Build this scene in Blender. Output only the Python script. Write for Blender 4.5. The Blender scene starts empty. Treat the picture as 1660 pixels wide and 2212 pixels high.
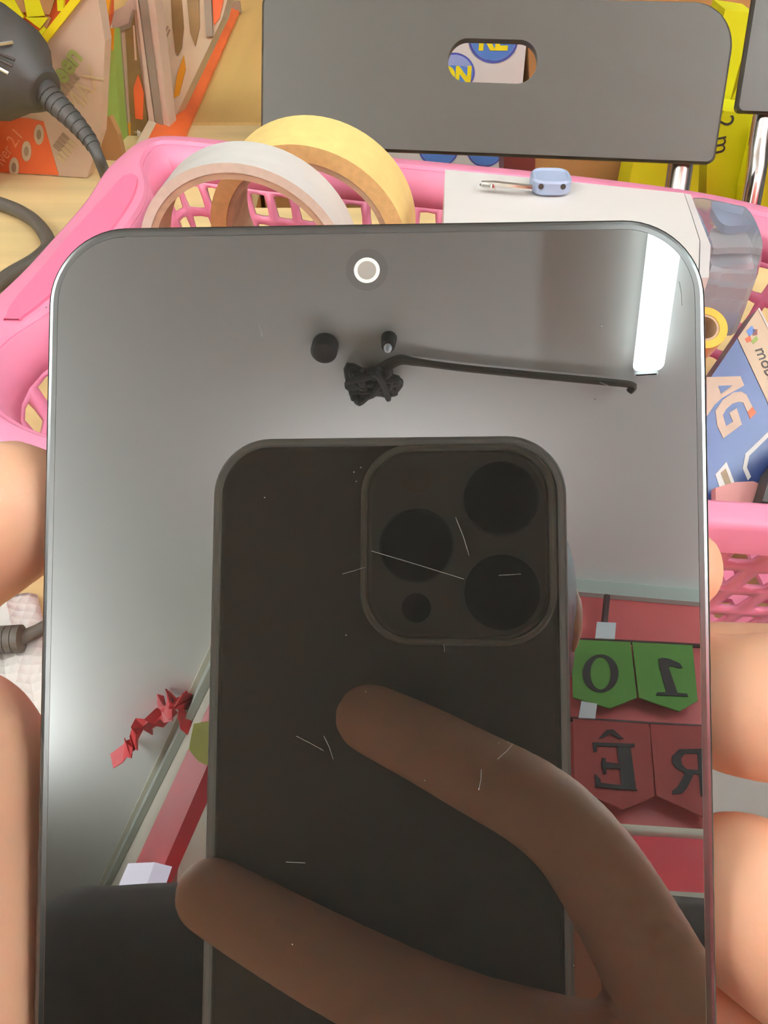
import bpy, bmesh, math, random
from mathutils import Vector as V, Matrix
random.seed(7)
S = bpy.context.scene
COL = S.collection
# ------------------------------------------------------------------ camera, world, exposure
W_, H_ = 1660, 2212
FPX = 1662.0
PITCH = math.radians(45)
O = V((0, 0, 1.15))
X = V((1, 0, 0)); F = V((0, math.cos(PITCH), -math.sin(PITCH))); U = V((0, math.sin(PITCH), math.cos(PITCH)))
cam = bpy.data.cameras.new('camera'); co = bpy.data.objects.new('camera', cam); COL.objects.link(co)
co.location = O; co.rotation_euler = (math.pi / 2 - PITCH, 0, 0)
cam.sensor_fit = 'VERTICAL'; cam.sensor_height = 24.0; cam.lens = 24.0 * FPX / H_
cam.clip_start = 0.0012; cam.clip_end = 50
S.camera = co
S.view_settings.view_transform = 'Standard'; S.view_settings.look = 'None'
S.view_settings.gamma = 1; S.view_settings.use_curve_mapping = False
S.view_settings.exposure = 0.3
wd = bpy.data.worlds.new('world'); S.world = wd; wd.use_nodes = True
bg = wd.node_tree.nodes['Background']; bg.inputs[0].default_value = (1.0, 0.96, 0.9, 1); bg.inputs[1].default_value = .1
UPL = 120.0           # strength of the added uplight troughs that brighten the ceiling
TUBE = 22.0          # strength of the added unseen ceiling tubes (emission set in the batten builder)

# ------------------------------------------------------------------ geometry of view and mirror
def ray(x, y): return F + X * ((x - 830) / FPX) - U * ((y - 1106) / FPX)
MN = ray(900, 1178).normalized()          # from camera to the phone screen, square on
D = 0.0865
NP = -MN
YP = (U - MN * U.dot(MN)).normalized(); XP = YP.cross(NP)
C0 = O + MN * D
def Pp(x, y, z=0): return C0 + (XP * x + YP * y + NP * z) * .001      # held phone, millimetres
def Ip(x, y, z=0): return O + (X * x + U * y - F * z) * .001          # photographer's phone, millimetres
def at(x, y, d): return O + ray(x, y) * d                              # pixel and depth
def onz(x, y, z):
    r = ray(x, y); return O + r * ((z - O.z) / r.z)
def onpl(x, y, p, n):
    r = ray(x, y); return O + r * ((p - O).dot(n) / r.dot(n))
def refl(x, y, t):                                                     # seen in the screen, path length t
    v = O + ray(x, y).normalized() * t
    return v - MN * (2 * ((v - O).dot(MN) - D))
def refl_pl(x, y, p, n):
    r = ray(x, y); h = O + r * (D / r.dot(MN)); q = r - MN * (2 * r.dot(MN))
    return h + q * ((p - h).dot(n) / q.dot(n))
ZT, ZF, ZC = .89, .20, 2.90
UPZ = V((0, 0, 1))

# ------------------------------------------------------------------ materials
def lin(c): c /= 255.0; return c / 12.92 if c <= .04045 else ((c + .055) / 1.055) ** 2.4
def RGB(r, g, b, k=1.0): return (lin(r) * k, lin(g) * k, lin(b) * k, 1)
MATS = {}
def mat(name, col=(.5, .5, .5, 1), rough=.5, metal=0, spec=.5, noise=None, bump=None, trans=0, emit=None, sss=0, coat=0, alpha=1, ior=None):
    if name in MATS: return MATS[name]
    m = bpy.data.materials.new(name); m.use_nodes = True; nt = m.node_tree; b = nt.nodes['Principled BSDF']
    b.inputs['Base Color'].default_value = col; b.inputs['Roughness'].default_value = rough; b.inputs['Metallic'].default_value = metal
    b.inputs['Specular IOR Level'].default_value = spec; b.inputs['Transmission Weight'].default_value = trans
    b.inputs['Coat Weight'].default_value = coat; b.inputs['Alpha'].default_value = alpha
    if ior: b.inputs['IOR'].default_value = ior
    if sss:
        b.inputs['Subsurface Weight'].default_value = sss; b.inputs['Subsurface Radius'].default_value = (.006, .0025, .0012); b.inputs['Subsurface Scale'].default_value = 1
    if emit: b.inputs['Emission Color'].default_value = emit[0]; b.inputs['Emission Strength'].default_value = emit[1]
    tc = nt.nodes.new('ShaderNodeTexCoord')
    if noise:                                  # (scale xyz, amount, detail)
        sc, amt, det = noise
        mp = nt.nodes.new('ShaderNodeMapping'); mp.inputs['Scale'].default_value = sc
        nz = nt.nodes.new('ShaderNodeTexNoise'); nz.inputs['Scale'].default_value = 1; nz.inputs['Detail'].default_value = det
        rp = nt.nodes.new('ShaderNodeValToRGB'); rp.color_ramp.elements[0].position = .3; rp.color_ramp.elements[1].position = .7
        rp.color_ramp.elements[0].color = tuple(c * (1 - amt) for c in col[:3]) + (1,)
        rp.color_ramp.elements[1].color = tuple(min(1, c * (1 + amt * .6)) for c in col[:3]) + (1,)
        nt.links.new(tc.outputs['Object'], mp.inputs[0]); nt.links.new(mp.outputs[0], nz.inputs['Vector'])
        nt.links.new(nz.outputs['Fac'], rp.inputs[0]); nt.links.new(rp.outputs[0], b.inputs['Base Color'])
    if bump:                                   # (scale xyz, strength, distance, kind)
        sc, st, di, kind = bump
        mp = nt.nodes.new('ShaderNodeMapping'); mp.inputs['Scale'].default_value = sc
        nz = nt.nodes.new('ShaderNodeTexVoronoi' if kind == 'v' else 'ShaderNodeTexNoise'); nz.inputs['Scale'].default_value = 1
        if kind == 'v': nz.inputs['Randomness'].default_value = .15
        bp = nt.nodes.new('ShaderNodeBump'); bp.inputs['Strength'].default_value = st; bp.inputs['Distance'].default_value = di
        nt.links.new(tc.outputs['Object'], mp.inputs[0]); nt.links.new(mp.outputs[0], nz.inputs['Vector'])
        nt.links.new(nz.outputs[0], bp.inputs['Height']); nt.links.new(bp.outputs[0], b.inputs['Normal'])
    MATS[name] = m; return m
def mirror_mat(name, fac, col, base, rough=.0):
    m = bpy.data.materials.new(name); m.use_nodes = True; nt = m.node_tree; nt.nodes.clear()
    o = nt.nodes.new('ShaderNodeOutputMaterial'); mx = nt.nodes.new('ShaderNodeMixShader'); d = nt.nodes.new('ShaderNodeBsdfDiffuse'); g = nt.nodes.new('ShaderNodeBsdfGlossy')
    d.inputs[0].default_value = base; g.inputs[0].default_value = col; g.inputs['Roughness'].default_value = rough
    mx.inputs[0].default_value = fac
    nt.links.new(d.outputs[0], mx.inputs[1]); nt.links.new(g.outputs[0], mx.inputs[2]); nt.links.new(mx.outputs[0], o.inputs[0])
    return m

M = {}
M['glass'] = mirror_mat('black_screen_glass', .165, (.97, 1, 1, 1), (.0095, .0088, .0075, 1))
M['bezel'] = mirror_mat('black_bezel_glass', .115, (.97, 1, 1, 1), (.0095, .0088, .0075, 1), .2)
M['frame'] = mat('dark_metal_frame', RGB(76, 79, 82), .32, .9)
M['steel'] = mat('bright_steel', RGB(215, 212, 208), .12, 1)
M['black'] = mat('black_plastic', RGB(56, 53, 49), .6, noise=((60, 60, 60), .15, 2))
M['cable'] = mat('dark_rubber', RGB(72, 65, 56), .55)
M['chair'] = mat('black_chair_plastic', RGB(64, 63, 57), .42, bump=((900, 900, 900), .08, .0004, 'n'))
M['pink'] = mat('pink_plastic', RGB(244, 150, 182), .32, sss=0, noise=((9, 9, 9), .05, 2))
M['pinkdark'] = mat('pink_grip_plastic', RGB(240, 120, 155), .5, bump=((700, 700, 700), .25, .0005, 'n'))
M['wood'] = mat('pale_wood', RGB(234, 206, 148), .45, noise=((1.6, 26, 10), .22, 5))
M['counterwood'] = mat('tan_wood', RGB(206, 166, 98), .5, noise=((22, 1.5, 10), .16, 5))
M['cream'] = mat('masking_tape_cream', RGB(244, 216, 138), .6, noise=((120, 120, 20), .05, 2))
M['creamside'] = mat('masking_tape_side', RGB(230, 196, 130), .8, noise=((300, 300, 300), .08, 3))
M['core'] = mat('cardboard_core', RGB(186, 160, 128), .85, noise=((80, 80, 200), .15, 3))
M['whitetape'] = mat('white_tape_foil', RGB(226, 226, 220), .35, noise=((30, 60, 30), .08, 2))
M['whiteside'] = mat('white_tape_side', RGB(226, 222, 200), .8, noise=((260, 260, 260), .06, 3))
M['white'] = mat('white_card', RGB(228, 226, 222), .4)
M['whiteplastic'] = mat('white_plastic', RGB(225, 222, 220), .25)
M['clear'] = mat('clear_plastic', RGB(235, 238, 245), .08, trans=.86, ior=1.3)
M['bluegrey'] = mat('blue_grey_plastic', RGB(168, 184, 212), .35)
M['navy'] = mat('navy_print', RGB(54, 70, 122), .35)
M['beige'] = mat('beige_card', RGB(205, 186, 156), .5, noise=((40, 40, 40), .08, 3))
M['cardtext'] = mat('grey_ink', RGB(150, 128, 102), .6)
M['ink'] = mat('black_ink', RGB(52, 42, 36), .6)
M['greenink'] = mat('green_ink', RGB(150, 160, 88), .6)
M['green'] = mat('green_card', RGB(140, 165, 75), .5)
M['orange'] = mat('orange_card', RGB(214, 96, 46), .45, noise=((25, 25, 25), .12, 3))
M['orangelip'] = mat('orange_edge_strip', RGB(222, 100, 44), .4, noise=((30, 12, 30), .25, 3))
M['yellow'] = mat('yellow_card', RGB(240, 236, 34), .45)
M['yellowtrim'] = mat('yellow_trim', RGB(244, 226, 40), .35)
M['gold'] = mat('gold_print', RGB(206, 140, 30), .5)
M['brown'] = mat('brown_print', RGB(128, 98, 54), .5, noise=((30, 8, 30), .25, 2))
M['greybar'] = mat('grey_bar', RGB(132, 116, 98), .4)
M['mauve'] = mat('mauve_card', RGB(198, 174, 152), .45)
M['carton'] = mat('brown_carton', RGB(170, 124, 74), .7, noise=((12, 12, 40), .1, 3))
M['maroon'] = mat('maroon_card', RGB(116, 48, 40), .5)
M['blue'] = mat('blue_disc_print', RGB(82, 122, 190), .4)
M['bluelt'] = mat('light_blue_print', RGB(150, 165, 215), .4)
M['blueline'] = mat('blue_outline_print', RGB(70, 78, 150), .4)
M['skin'] = mat('skin', RGB(244, 188, 154), .5, noise=((35, 35, 35), .06, 3), bump=((420, 420, 420), .15, .0006, 'n'), sss=.12)
M['shirt'] = mat('dark_shirt_cloth', RGB(70, 58, 52), .85, noise=((40, 40, 40), .12, 3))
M['trousers'] = mat('dark_trouser_cloth', RGB(40, 42, 52), .9)
M['hair'] = mat('black_hair', RGB(26, 22, 20), .5)
M['graphite'] = mat('graphite_phone_back', RGB(112, 110, 104), .3, spec=.35)
M['bump'] = mat('camera_plate_glass', RGB(122, 120, 113), .22, spec=.35)
M['case'] = mat('clear_case_edge', RGB(236, 236, 232), .12, trans=.25, spec=.9, ior=1.5)
nt = M['case'].node_tree; tl = nt.nodes.new('ShaderNodeBsdfTranslucent'); tl.inputs[0].default_value = (.95, .95, .93, 1); mx = nt.nodes.new('ShaderNodeMixShader'); mx.inputs[0].default_value = .6
nt.links.new(nt.nodes['Principled BSDF'].outputs[0], mx.inputs[1]); nt.links.new(tl.outputs[0], mx.inputs[2]); nt.links.new(mx.outputs[0], nt.nodes['Material Output'].inputs[0])
M['lens'] = mat('black_lens_glass', RGB(20, 24, 28), .35, spec=.1)
M['ceil'] = mat('ceiling_paint', RGB(238, 238, 234), .9, noise=((.8, .8, .8), .03, 2))
M['floor'] = mat('floor_tile', RGB(205, 196, 180), .35, noise=((3, 3, 3), .06, 3))
M['redwall'] = mat('red_wall_paint', RGB(236, 108, 108), .4, noise=((2, 2, 2), .06, 2))
M['redsign'] = mat('red_fascia_gloss', RGB(232, 40, 58), .5)
M['creamwall'] = mat('cream_wall_paint', RGB(225, 215, 196), .8)
M['trimpaint'] = mat('grey_green_moulding', RGB(190, 196, 186), .5)
M['pipe'] = mat('white_pipe', RGB(232, 226, 205), .35)
M['pgreen'] = mat('green_pennant_felt', RGB(100, 158, 66), .8)
M['pred'] = mat('red_pennant_felt', RGB(170, 66, 62), .8)
M['pyellow'] = mat('yellow_pennant_felt', RGB(205, 200, 40), .8)
M['letter'] = mat('dark_letter_felt', RGB(48, 42, 44), .8)
M['sticker'] = mat('white_sticker', RGB(235, 240, 245), .4)
M['string'] = mat('dark_string', RGB(86, 56, 56), .8)
M['ribbon'] = mat('red_ribbon', RGB(214, 50, 56), .4)
M['mat'] = mat('dark_work_mat', RGB(112, 110, 104), .6, bump=((600, 600, 600), .1, .0005, 'n'))
M['cloth'] = mat('white_dotted_cloth', RGB(232, 230, 224), .9, bump=((260, 260, 260), .9, .0012, 'v'))
M['rubberorange'] = mat('amber_tape', RGB(236, 176, 50), .3)
M['tube_soft'] = mat('lit_soft_tube', (1, 1, 1, 1), .5, emit=((.9, 1.0, 1, 1), 9.0))
M['tube'] = mat('lit_tube', (1, 1, 1, 1), .5, emit=((.93, 1.0, .98, 1), TUBE))
M['uplight'] = mat('lit_uplight_diffuser', (1, 1, 1, 1), .5, emit=((.96, .98, 1, 1), UPL))
M['uplight2'] = mat('lit_cool_uplight_diffuser', (1, 1, 1, 1), .5, emit=((.8, .95, 1, 1), UPL * 2.0))
M['uplight3'] = mat('lit_dim_uplight_diffuser', (1, 1, 1, 1), .5, emit=((.96, .98, 1, 1), UPL * .12))
M['batten'] = mat('batten_housing', RGB(235, 238, 238), .5)
M['ring'] = mat('silver_ring', RGB(250, 248, 240), .35)  # pale colour standing for light mirrored round the lens
M['camdisc'] = mat('camera_disc', RGB(140, 135, 126), .3)
M['camhalo'] = mirror_mat('camera_window_glass', .14, (.97, 1, 1, 1), (.0095, .0088, .0075, 1))
M['scratch'] = mat('pale_scratch', RGB(92, 89, 84), .5)
M['screenlit'] = mat('lit_sign_panel', (1, 1, 1, 1), .4, emit=((.9, .82, 1, 1), 2.2))  # emission imitating a highlight on the glossy red board

# ------------------------------------------------------------------ builders
def link(name, verts, faces, m, base, parent=None, smooth=False, mats=None, fm=None):
    me = bpy.data.meshes.new(name); me.from_pydata([tuple(V(v) - base) for v in verts], [], faces); me.update()
    bm = bmesh.new(); bm.from_mesh(me); bmesh.ops.recalc_face_normals(bm, faces=bm.faces); bm.to_mesh(me); bm.free()
    me.materials.append(m)
    if mats:
        for q in mats: me.materials.append(q)
        for p, i in zip(me.polygons, fm): p.material_index = i
    if smooth:
        for p in me.polygons: p.use_smooth = True
        try: me.set_sharp_from_angle(angle=math.radians(38))
        except Exception: pass
    o = bpy.data.objects.new(name, me); COL.objects.link(o)
    if parent: o.parent = parent
    else: o.location = base
    return o
class Thing:
    """root Empty at the thing's base; parts are meshes in its frame"""
    def __init__(s, name, base, label, cat, group=None):
        s.b = V(base); s.o = bpy.data.objects.new(name, None); COL.objects.link(s.o); s.o.location = s.b; s.o.empty_display_size = .02
        tag(s.o, label, cat, group)
    def part(s, name, vf, m, smooth=False, parent=None, label=None, stuff=False, **k):
        o = link(name, vf[0], vf[1], m, s.b, parent or s.o, smooth, **k)
        if label: o['label'] = label
        if stuff: o['kind'] = 'stuff'
        return o
def tag(o, label, cat, group=None):
    o['label'] = label; o['category'] = cat
    if group: o['group'] = group
    return o
def single(name, vf, m, base, label, cat, smooth=False, group=None, **k):
    return tag(link(name, vf[0], vf[1], m, V(base), None, smooth, **k), label, cat, group)
def struct(name, vf, m, smooth=False):
    o = link(name, vf[0], vf[1], m, V((0, 0, 0)), None, smooth); o['kind'] = 'structure'; return o
def join(*vfs):
    vs, fs = [], []
    for v, f in vfs:
        n = len(vs); vs += list(v); fs += [[i + n for i in q] for q in f]
    return vs, fs
def box(c, s, ex=X, ey=V((0, 1, 0)), ez=None, bev=.0):
    c = V(c); ez = ez or ex.cross(ey); hx, hy, hz = s[0] / 2, s[1] / 2, s[2] / 2
    if bev <= 0:
        vs = [c + ex * (hx * a) + ey * (hy * b) + ez * (hz * d) for a in (-1, 1) for b in (-1, 1) for d in (-1, 1)]
        return vs, [[0, 1, 3, 2], [4, 6, 7, 5], [0, 4, 5, 1], [2, 3, 7, 6], [0, 2, 6, 4], [1, 5, 7, 3]]
    return loops([rr(2 * hx, 2 * hy, bev + i, 0, 0, i, 3) for i in (bev, 0, 0, bev)], [-hz, -hz + bev, hz - bev, hz], c, ex, ey, ez, rrdone=True)
def rr(w, h, r, cx=0, cy=0, inset=0, n=8):
    w -= 2 * inset; h -= 2 * inset; r = max(r - inset, .02 * min(w, h)); pts = []
    for (sx, sy, a0) in ((1, 1, 0), (-1, 1, 90), (-1, -1, 180), (1, -1, 270)):
        for i in range(n + 1):
            a = math.radians(a0 + 90 * i / n)
            pts.append((cx + sx * (w / 2 - r) + r * math.cos(a), cy + sy * (h / 2 - r) + r * math.sin(a)))
    return pts
def loops(polys, zs, o, ex, ey, ez, cap=True, close=False, rrdone=True):
    vs, fs = [], []; n = len(polys[0])
    for p, z in zip(polys, zs):
        vs += [o + ex * a + ey * b + ez * z for a, b in p]
    k = len(polys)
    for j in range(k if close else k - 1):
        j2 = (j + 1) % k
        for i in range(n):
            i2 = (i + 1) % n; fs.append([j * n + i, j * n + i2, j2 * n + i2, j2 * n + i])
    if cap and not close:
        fs.append(list(range(n))[::-1]); fs.append([(k - 1) * n + i for i in range(n)])
    return vs, fs
def prism(pts, n, t):
    """solid from a world-space outline, extruded along n by t"""
    pts = [V(p) for p in pts]; k = len(pts); vs = pts + [p + n * t for p in pts]
    fs = [list(range(k))[::-1], [k + i for i in range(k)]] + [[i, (i + 1) % k, k + (i + 1) % k, k + i] for i in range(k)]
    return vs, fs
def catmull(pts, n=8, closed=False):
    pts = [V(p) for p in pts]; out = []; k = len(pts)
    for i in range(k if closed else k - 1):
        if closed: a, b, c, d = (pts[(i + j) % k] for j in (-1, 0, 1, 2))
        else: a, b, c, d = pts[max(i - 1, 0)], pts[i], pts[i + 1], pts[min(i + 2, k - 1)]
        for j in range(n):
            t = j / n; out.append(.5 * ((2 * b) + (c - a) * t + (2 * a - 5 * b + 4 * c - d) * t * t + (3 * b - a - 3 * c + d) * t ** 3))
    if not closed: out.append(pts[-1])
    return out
def tube(pts, r, n=10, radii=None, cap=True):
    pts = [V(p) for p in pts]; vs, fs = [], []; k = len(pts); ref = None
    for i, p in enumerate(pts):
        t = (pts[min(i + 1, k - 1)] - pts[max(i - 1, 0)]).normalized()
        if ref is None: ref = t.orthogonal().normalized()
        ref = (ref - t * ref.dot(t)).normalized(); b = t.cross(ref); q = radii[i] if radii else r
        vs += [p + (ref * math.cos(2 * math.pi * j / n) + b * math.sin(2 * math.pi * j / n)) * q for j in range(n)]
    for i in range(k - 1):
        for j in range(n): fs.append([i * n + j, i * n + (j + 1) % n, (i + 1) * n + (j + 1) % n, (i + 1) * n + j])
    if cap: fs.append(list(range(n))[::-1]); fs.append([(k - 1) * n + j for j in range(n)])
    return vs, fs
def lathe(prof, c, ax, n=48, ref=None):
    """closed ring profile [(r,h)] swept about ax"""
    ax = ax.normalized(); e1 = ref or ax.orthogonal().normalized(); e2 = ax.cross(e1); vs, fs = [], []; k = len(prof)
    for i in range(n):
        a = 2 * math.pi * i / n
        for r, h in prof: vs.append(c + (e1 * math.cos(a) + e2 * math.sin(a)) * r + ax * h)
    for i in range(n):
        for j in range(k): fs.append([i * k + j, ((i + 1) % n) * k + j, ((i + 1) % n) * k + (j + 1) % k, i * k + (j + 1) % k])
    return vs, fs
def disc(c, r, ax, h, n=32, ry=None, e1=None):
    ax = ax.normalized(); e1 = e1 or ax.orthogonal().normalized(); e2 = ax.cross(e1)
    return prism([c + e1 * (math.cos(2 * math.pi * i / n) * r) + e2 * (math.sin(2 * math.pi * i / n) * (ry or r)) for i in range(n)], ax, h)
def ball(c, rx, ry, rz, nu=16, nv=10, ex=X, ey=V((0, 1, 0)), ez=UPZ):
    vs = [c + ez * rz]; fs = []
    for j in range(1, nv):
        a = math.pi * j / nv
        for i in range(nu):
            b = 2 * math.pi * i / nu; vs.append(c + ex * (rx * math.sin(a) * math.cos(b)) + ey * (ry * math.sin(a) * math.sin(b)) + ez * (rz * math.cos(a)))
    vs.append(c - ez * rz); L = len(vs) - 1
    for i in range(nu):
        i2 = (i + 1) % nu; fs.append([0, 1 + i, 1 + i2]); fs.append([L, L - nu + i2, L - nu + i])
        for j in range(nv - 2): fs.append([1 + j * nu + i, 1 + (j + 1) * nu + i, 1 + (j + 1) * nu + i2, 1 + j * nu + i2])
    return vs, fs
def text_vf(s, size, o, ex, ey, depth=.0003, sx=1.0, bold=0.0):
    """lettering as flat solid letters: o = centre, ex along the line, ey up the letters"""
    cu = bpy.data.curves.new('lettering', 'FONT'); cu.body = s; cu.size = size; cu.extrude = depth; cu.align_x = 'CENTER'; cu.align_y = 'CENTER'; cu.offset = bold; cu.resolution_u = 4
    ob = bpy.data.objects.new('lettering', cu); COL.objects.link(ob)
    me = bpy.data.meshes.new_from_object(ob.evaluated_get(bpy.context.evaluated_depsgraph_get()))
    ez = ex.cross(ey).normalized()
    vs = [o + ex * (v.co.x * sx) + ey * v.co.y + ez * v.co.z for v in me.vertices]; fs = [list(p.vertices) for p in me.polygons]
    bpy.data.objects.remove(ob); bpy.data.curves.remove(cu); bpy.data.meshes.remove(me)
    return vs, fs
def voxel(vf, size, smooth=6, factor=.5):
    """fuse overlapping solids into one continuous skin"""
    me = bpy.data.meshes.new('fuse'); me.from_pydata([tuple(v) for v in vf[0]], [], vf[1]); me.update()
    bm = bmesh.new(); bm.from_mesh(me); bmesh.ops.recalc_face_normals(bm, faces=bm.faces); bm.to_mesh(me); bm.free()
    ob = bpy.data.objects.new('fuse', me); COL.objects.link(ob)
    r = ob.modifiers.new('r', 'REMESH'); r.mode = 'VOXEL'; r.voxel_size = size
    s = ob.modifiers.new('s', 'SMOOTH'); s.iterations = smooth; s.factor = factor
    m2 = bpy.data.meshes.new_from_object(ob.evaluated_get(bpy.context.evaluated_depsgraph_get()))
    vs = [v.co.copy() for v in m2.vertices]; fs = [list(p.vertices) for p in m2.polygons]
    bpy.data.objects.remove(ob); bpy.data.meshes.remove(me); bpy.data.meshes.remove(m2)
    return vs, fs
def limb(pts, rad, n=14, sub=5):
    """tapered rounded chain through joints"""
    P = catmull(pts, sub); R = []
    for i in range(len(pts) - 1):
        for j in range(sub): R.append(rad[i] + (rad[i + 1] - rad[i]) * j / sub)
    R.append(rad[-1])
    a, b = (P[0] - P[1]).normalized(), (P[-1] - P[-2]).normalized()
    pre = [(P[0] + a * R[0] * math.sin(t), R[0] * math.cos(t)) for t in (1.45, 1.1, .7, .35)]
    post = [(P[-1] + b * R[-1] * math.sin(t), R[-1] * math.cos(t)) for t in (.35, .7, 1.1, 1.45)]
    pp = [q[0] for q in pre] + P + [q[0] for q in post]; rr_ = [q[1] for q in pre] + R + [q[1] for q in post]
    return tube(pp, 0, n, rr_)
def frame_of(ex, ey): return ex, ey, ex.cross(ey).normalized()

# ------------------------------------------------------------------ setting
cp, cn = V((0, 0, ZC)), UPZ
cA, cB = refl_pl(1260, 1262, cp, cn), refl_pl(1525, 1285, cp, cn)          # where ceiling meets the back wall
lA, lB = refl_pl(440, 1490, cp, cn), refl_pl(225, 1930, cp, cn)            # where ceiling meets the left wall
bd = (cB - cA).normalized(); ld = (lB - lA).normalized()
den = bd.x * ld.y - bd.y * ld.x; tt = ((lA.x - cA.x) * ld.y - (lA.y - cA.y) * ld.x) / den
corner = cA + bd * tt
far_l = lA + ld * 6; far_r = cA + bd * 5
bn = V((-bd.y, bd.x, 0)); bn = bn if bn.y > 0 else -bn           # back wall normal, into the room
ln = V((-ld.y, ld.x, 0)); ln = ln if ln.x < 0 else -ln           # side wall normal, into the room
struct('floor', box((0, -1.5, ZF - .05), (14, 14, .1)), M['floor'])
struct('ceiling', box((0, -2.5, ZC + .05), (14, 12, .1)), M['ceil'])
wb = [V((corner.x, corner.y, ZF)), V((far_r.x, far_r.y, ZF)), V((far_r.x, far_r.y, ZC)), V((corner.x, corner.y, ZC))]
struct('wall_back', prism(wb, -bn, .1), M['redwall'])
wl = [V((corner.x, corner.y, ZF)), V((far_l.x, far_l.y, ZF)), V((far_l.x, far_l.y, ZC)), V((corner.x, corner.y, ZC))]
struct('wall_left', prism(wl, -ln, .1), M['creamwall'])
# pale cove strip along the top of the back wall, pipe, moulding
def along(p, q, w, h, n, off=0): return box((p + q) / 2 + n * (off + w / 2), ((q - p).length, w, h), (q - p).normalized(), n, UPZ)
struct('trim_1', along(corner + UPZ * -.03 - bd * 0, far_r + UPZ * -.03, .02, .06, bn, .002), M['trimpaint'])
struct('trim_2', along(corner + UPZ * -.055, far_l + UPZ * -.055, .03, .11, ln, .002), M['trimpaint'])
struct('trim_3', along(corner + UPZ * -.012, far_l + UPZ * -.012, .05, .024, ln, .002), M['pipe'])

# ------------------------------------------------------------------ mirrored tube light and added fill lights on the ceiling
def batten(p, q, label, group=None, mk='tube'):
    c = (p + q) / 2; d = (q - p).normalized(); s = d.cross(UPZ).normalized(); L = (q - p).length
    t = Thing('batten_light', c + UPZ * (ZC - c.z), label, 'ceiling light', group)
    z = V((c.x, c.y, ZC))
    t.part('housing', box(z - UPZ * .015, (L + .02, .06, .03), d, s, bev=.004), M['batten'])
    t.part('diffuser', loops([rr(L, .080, r, 0, 0, i, 5) for r, i in ((.02, .014), (.02, .004), (.02, 0), (.02, .006), (.02, .016))], [-.030, -.036, -.044, -.054, -.057], z, d, s, UPZ), M[mk], True)
    for e in (-1, 1): t.part('end_cap', box(z - UPZ * .018 + d * (e * (L / 2 + .016)), (.012, .062, .034), d, s, bev=.004), M['batten'])
    return t
zt = V((0, 0, ZC - .055))
b0, b1 = refl_pl(1402, 806, zt, cn), refl_pl(1434, 560, zt, cn)
bdir = (b1 - b0).normalized()
batten(b0, b0 + bdir * 1.2, 'lit white tube light on the ceiling mirrored at the right of the black screen', None, 'tube_soft')
for x, y, lab in ((-1.6, -.7, 'lit white tube light on the ceiling above the left end of the table'), (1.6, -.8, 'lit white tube light on the ceiling above the right end of the table')):
    batten(V((x, y - .6, ZC)), V((x, y + .6, ZC)), lab, 'ceiling tubes over the table')  # extra tubes added as fill light, outside the mirrored view
def uplight(x, y, L, w, label, mk='uplight'):  # added fill light: troughs kept out of view to brighten the mirrored ceiling
    z = ZC - .42; t = Thing('uplight_trough', (x, y, z), label, 'ceiling light', 'uplight troughs'); dy = V((0, 1, 0))
    t.part('trough', box((x, y, z), (w, L, .06), bev=.006), M['batten'])
    t.part('diffuser', box((x, y, z + .036), (w - .03, L - .03, .010), bev=.003), M[mk])
    for e in (-1, 1): t.part('hanger', tube([V((x, y + e * L * .4, z + .03)), V((x, y + e * L * .4, ZC))], .004, 8), M['steel'])
uplight(-2.2, -1.2, 3.2, .20, 'white uplight trough hung under the ceiling at the left of the shop')
uplight(2.0, -.9, 2.4, .18, 'white uplight trough hung under the ceiling at the right of the shop', 'uplight2')
hid = refl_pl(850, 1235, V((0, 0, ZC - .42)), cn)
uplight(hid.x, hid.y, .16, .75, 'short white uplight trough close to the red wall, hidden behind the mirrored phone', 'uplight3')
# ------------------------------------------------------------------ wooden table and counter
t = Thing('wooden_table', (0, .3, ZF), 'pale wooden table under the pink basket', 'table')
xr = -.115
top = [(-1.1, .03), (1.1, .03), (1.1, .60), (xr, .60), (xr, .785), (-1.1, .785)]
t.part('table_top', prism([V((a, b, ZT)) for a, b in top], -UPZ, .035), M['wood'])
for x in (-1.0, 1.0):
    for y in (.1, .54): t.part('leg', box((x, y, (ZF + ZT - .035) / 2), (.06, .06, ZT - .035 - ZF), bev=.006), M['wood'])
t = Thing('side_counter', (-.6, 1.3, ZF), 'tan wooden side counter beyond the table at upper left', 'counter')
t.part('counter_top', box((-.60, 1.40, ZT - .02), (1.06, 1.22, .04), bev=.003), M['counterwood'])
t.part('side_panel', box((-.11, 1.4, (ZF + ZT - .04) / 2), (.03, 1.2, ZT - .04 - ZF)), M['counterwood'])
t.part('side_panel', box((-1.1, 1.4, (ZF + ZT - .04) / 2), (.03, 1.2, ZT - .04 - ZF)), M['counterwood'])
t.part('front_panel', box((-.60, .82, (ZF + ZT - .04) / 2), (.94, .03, ZT - .04 - ZF)), M['counterwood'])

# ------------------------------------------------------------------ pink basket
ZR, ZB = .99, .908
ctl = [(-.127, .462), (-.06, .446), (0, .431), (.10, .405), (.17, .378), (.215, .335), (.230, .27), (.215, .188), (.175, .150), (.10, .153), (0, .165), (-.09, .176), (-.140, .202), (-.160, .25), (-.153, .31), (-.147, .37), (-.145, .425)]
NS = 72
dense = catmull([(a, b, 0) for a, b in ctl], 24, True)
seg = [0]
for i in range(len(dense)): seg.append(seg[-1] + (dense[(i + 1) % len(dense)] - dense[i]).length)
def outer(s):
    L = (s % 1) * seg[-1]; lo = 0
    import bisect
    lo = min(bisect.bisect_right(seg, L) - 1, len(dense) - 1); f_ = (L - seg[lo]) / max(1e-9, seg[lo + 1] - seg[lo])
    return dense[lo].lerp(dense[(lo + 1) % len(dense)], f_)
cen = V((.035, .30, 0))
def norm_out(s):
    d = (outer(s + .002) - outer(s - .002)); n = V((d.y, -d.x, 0)).normalized()
    return n if n.dot(outer(s) - cen) > 0 else -n
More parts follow.
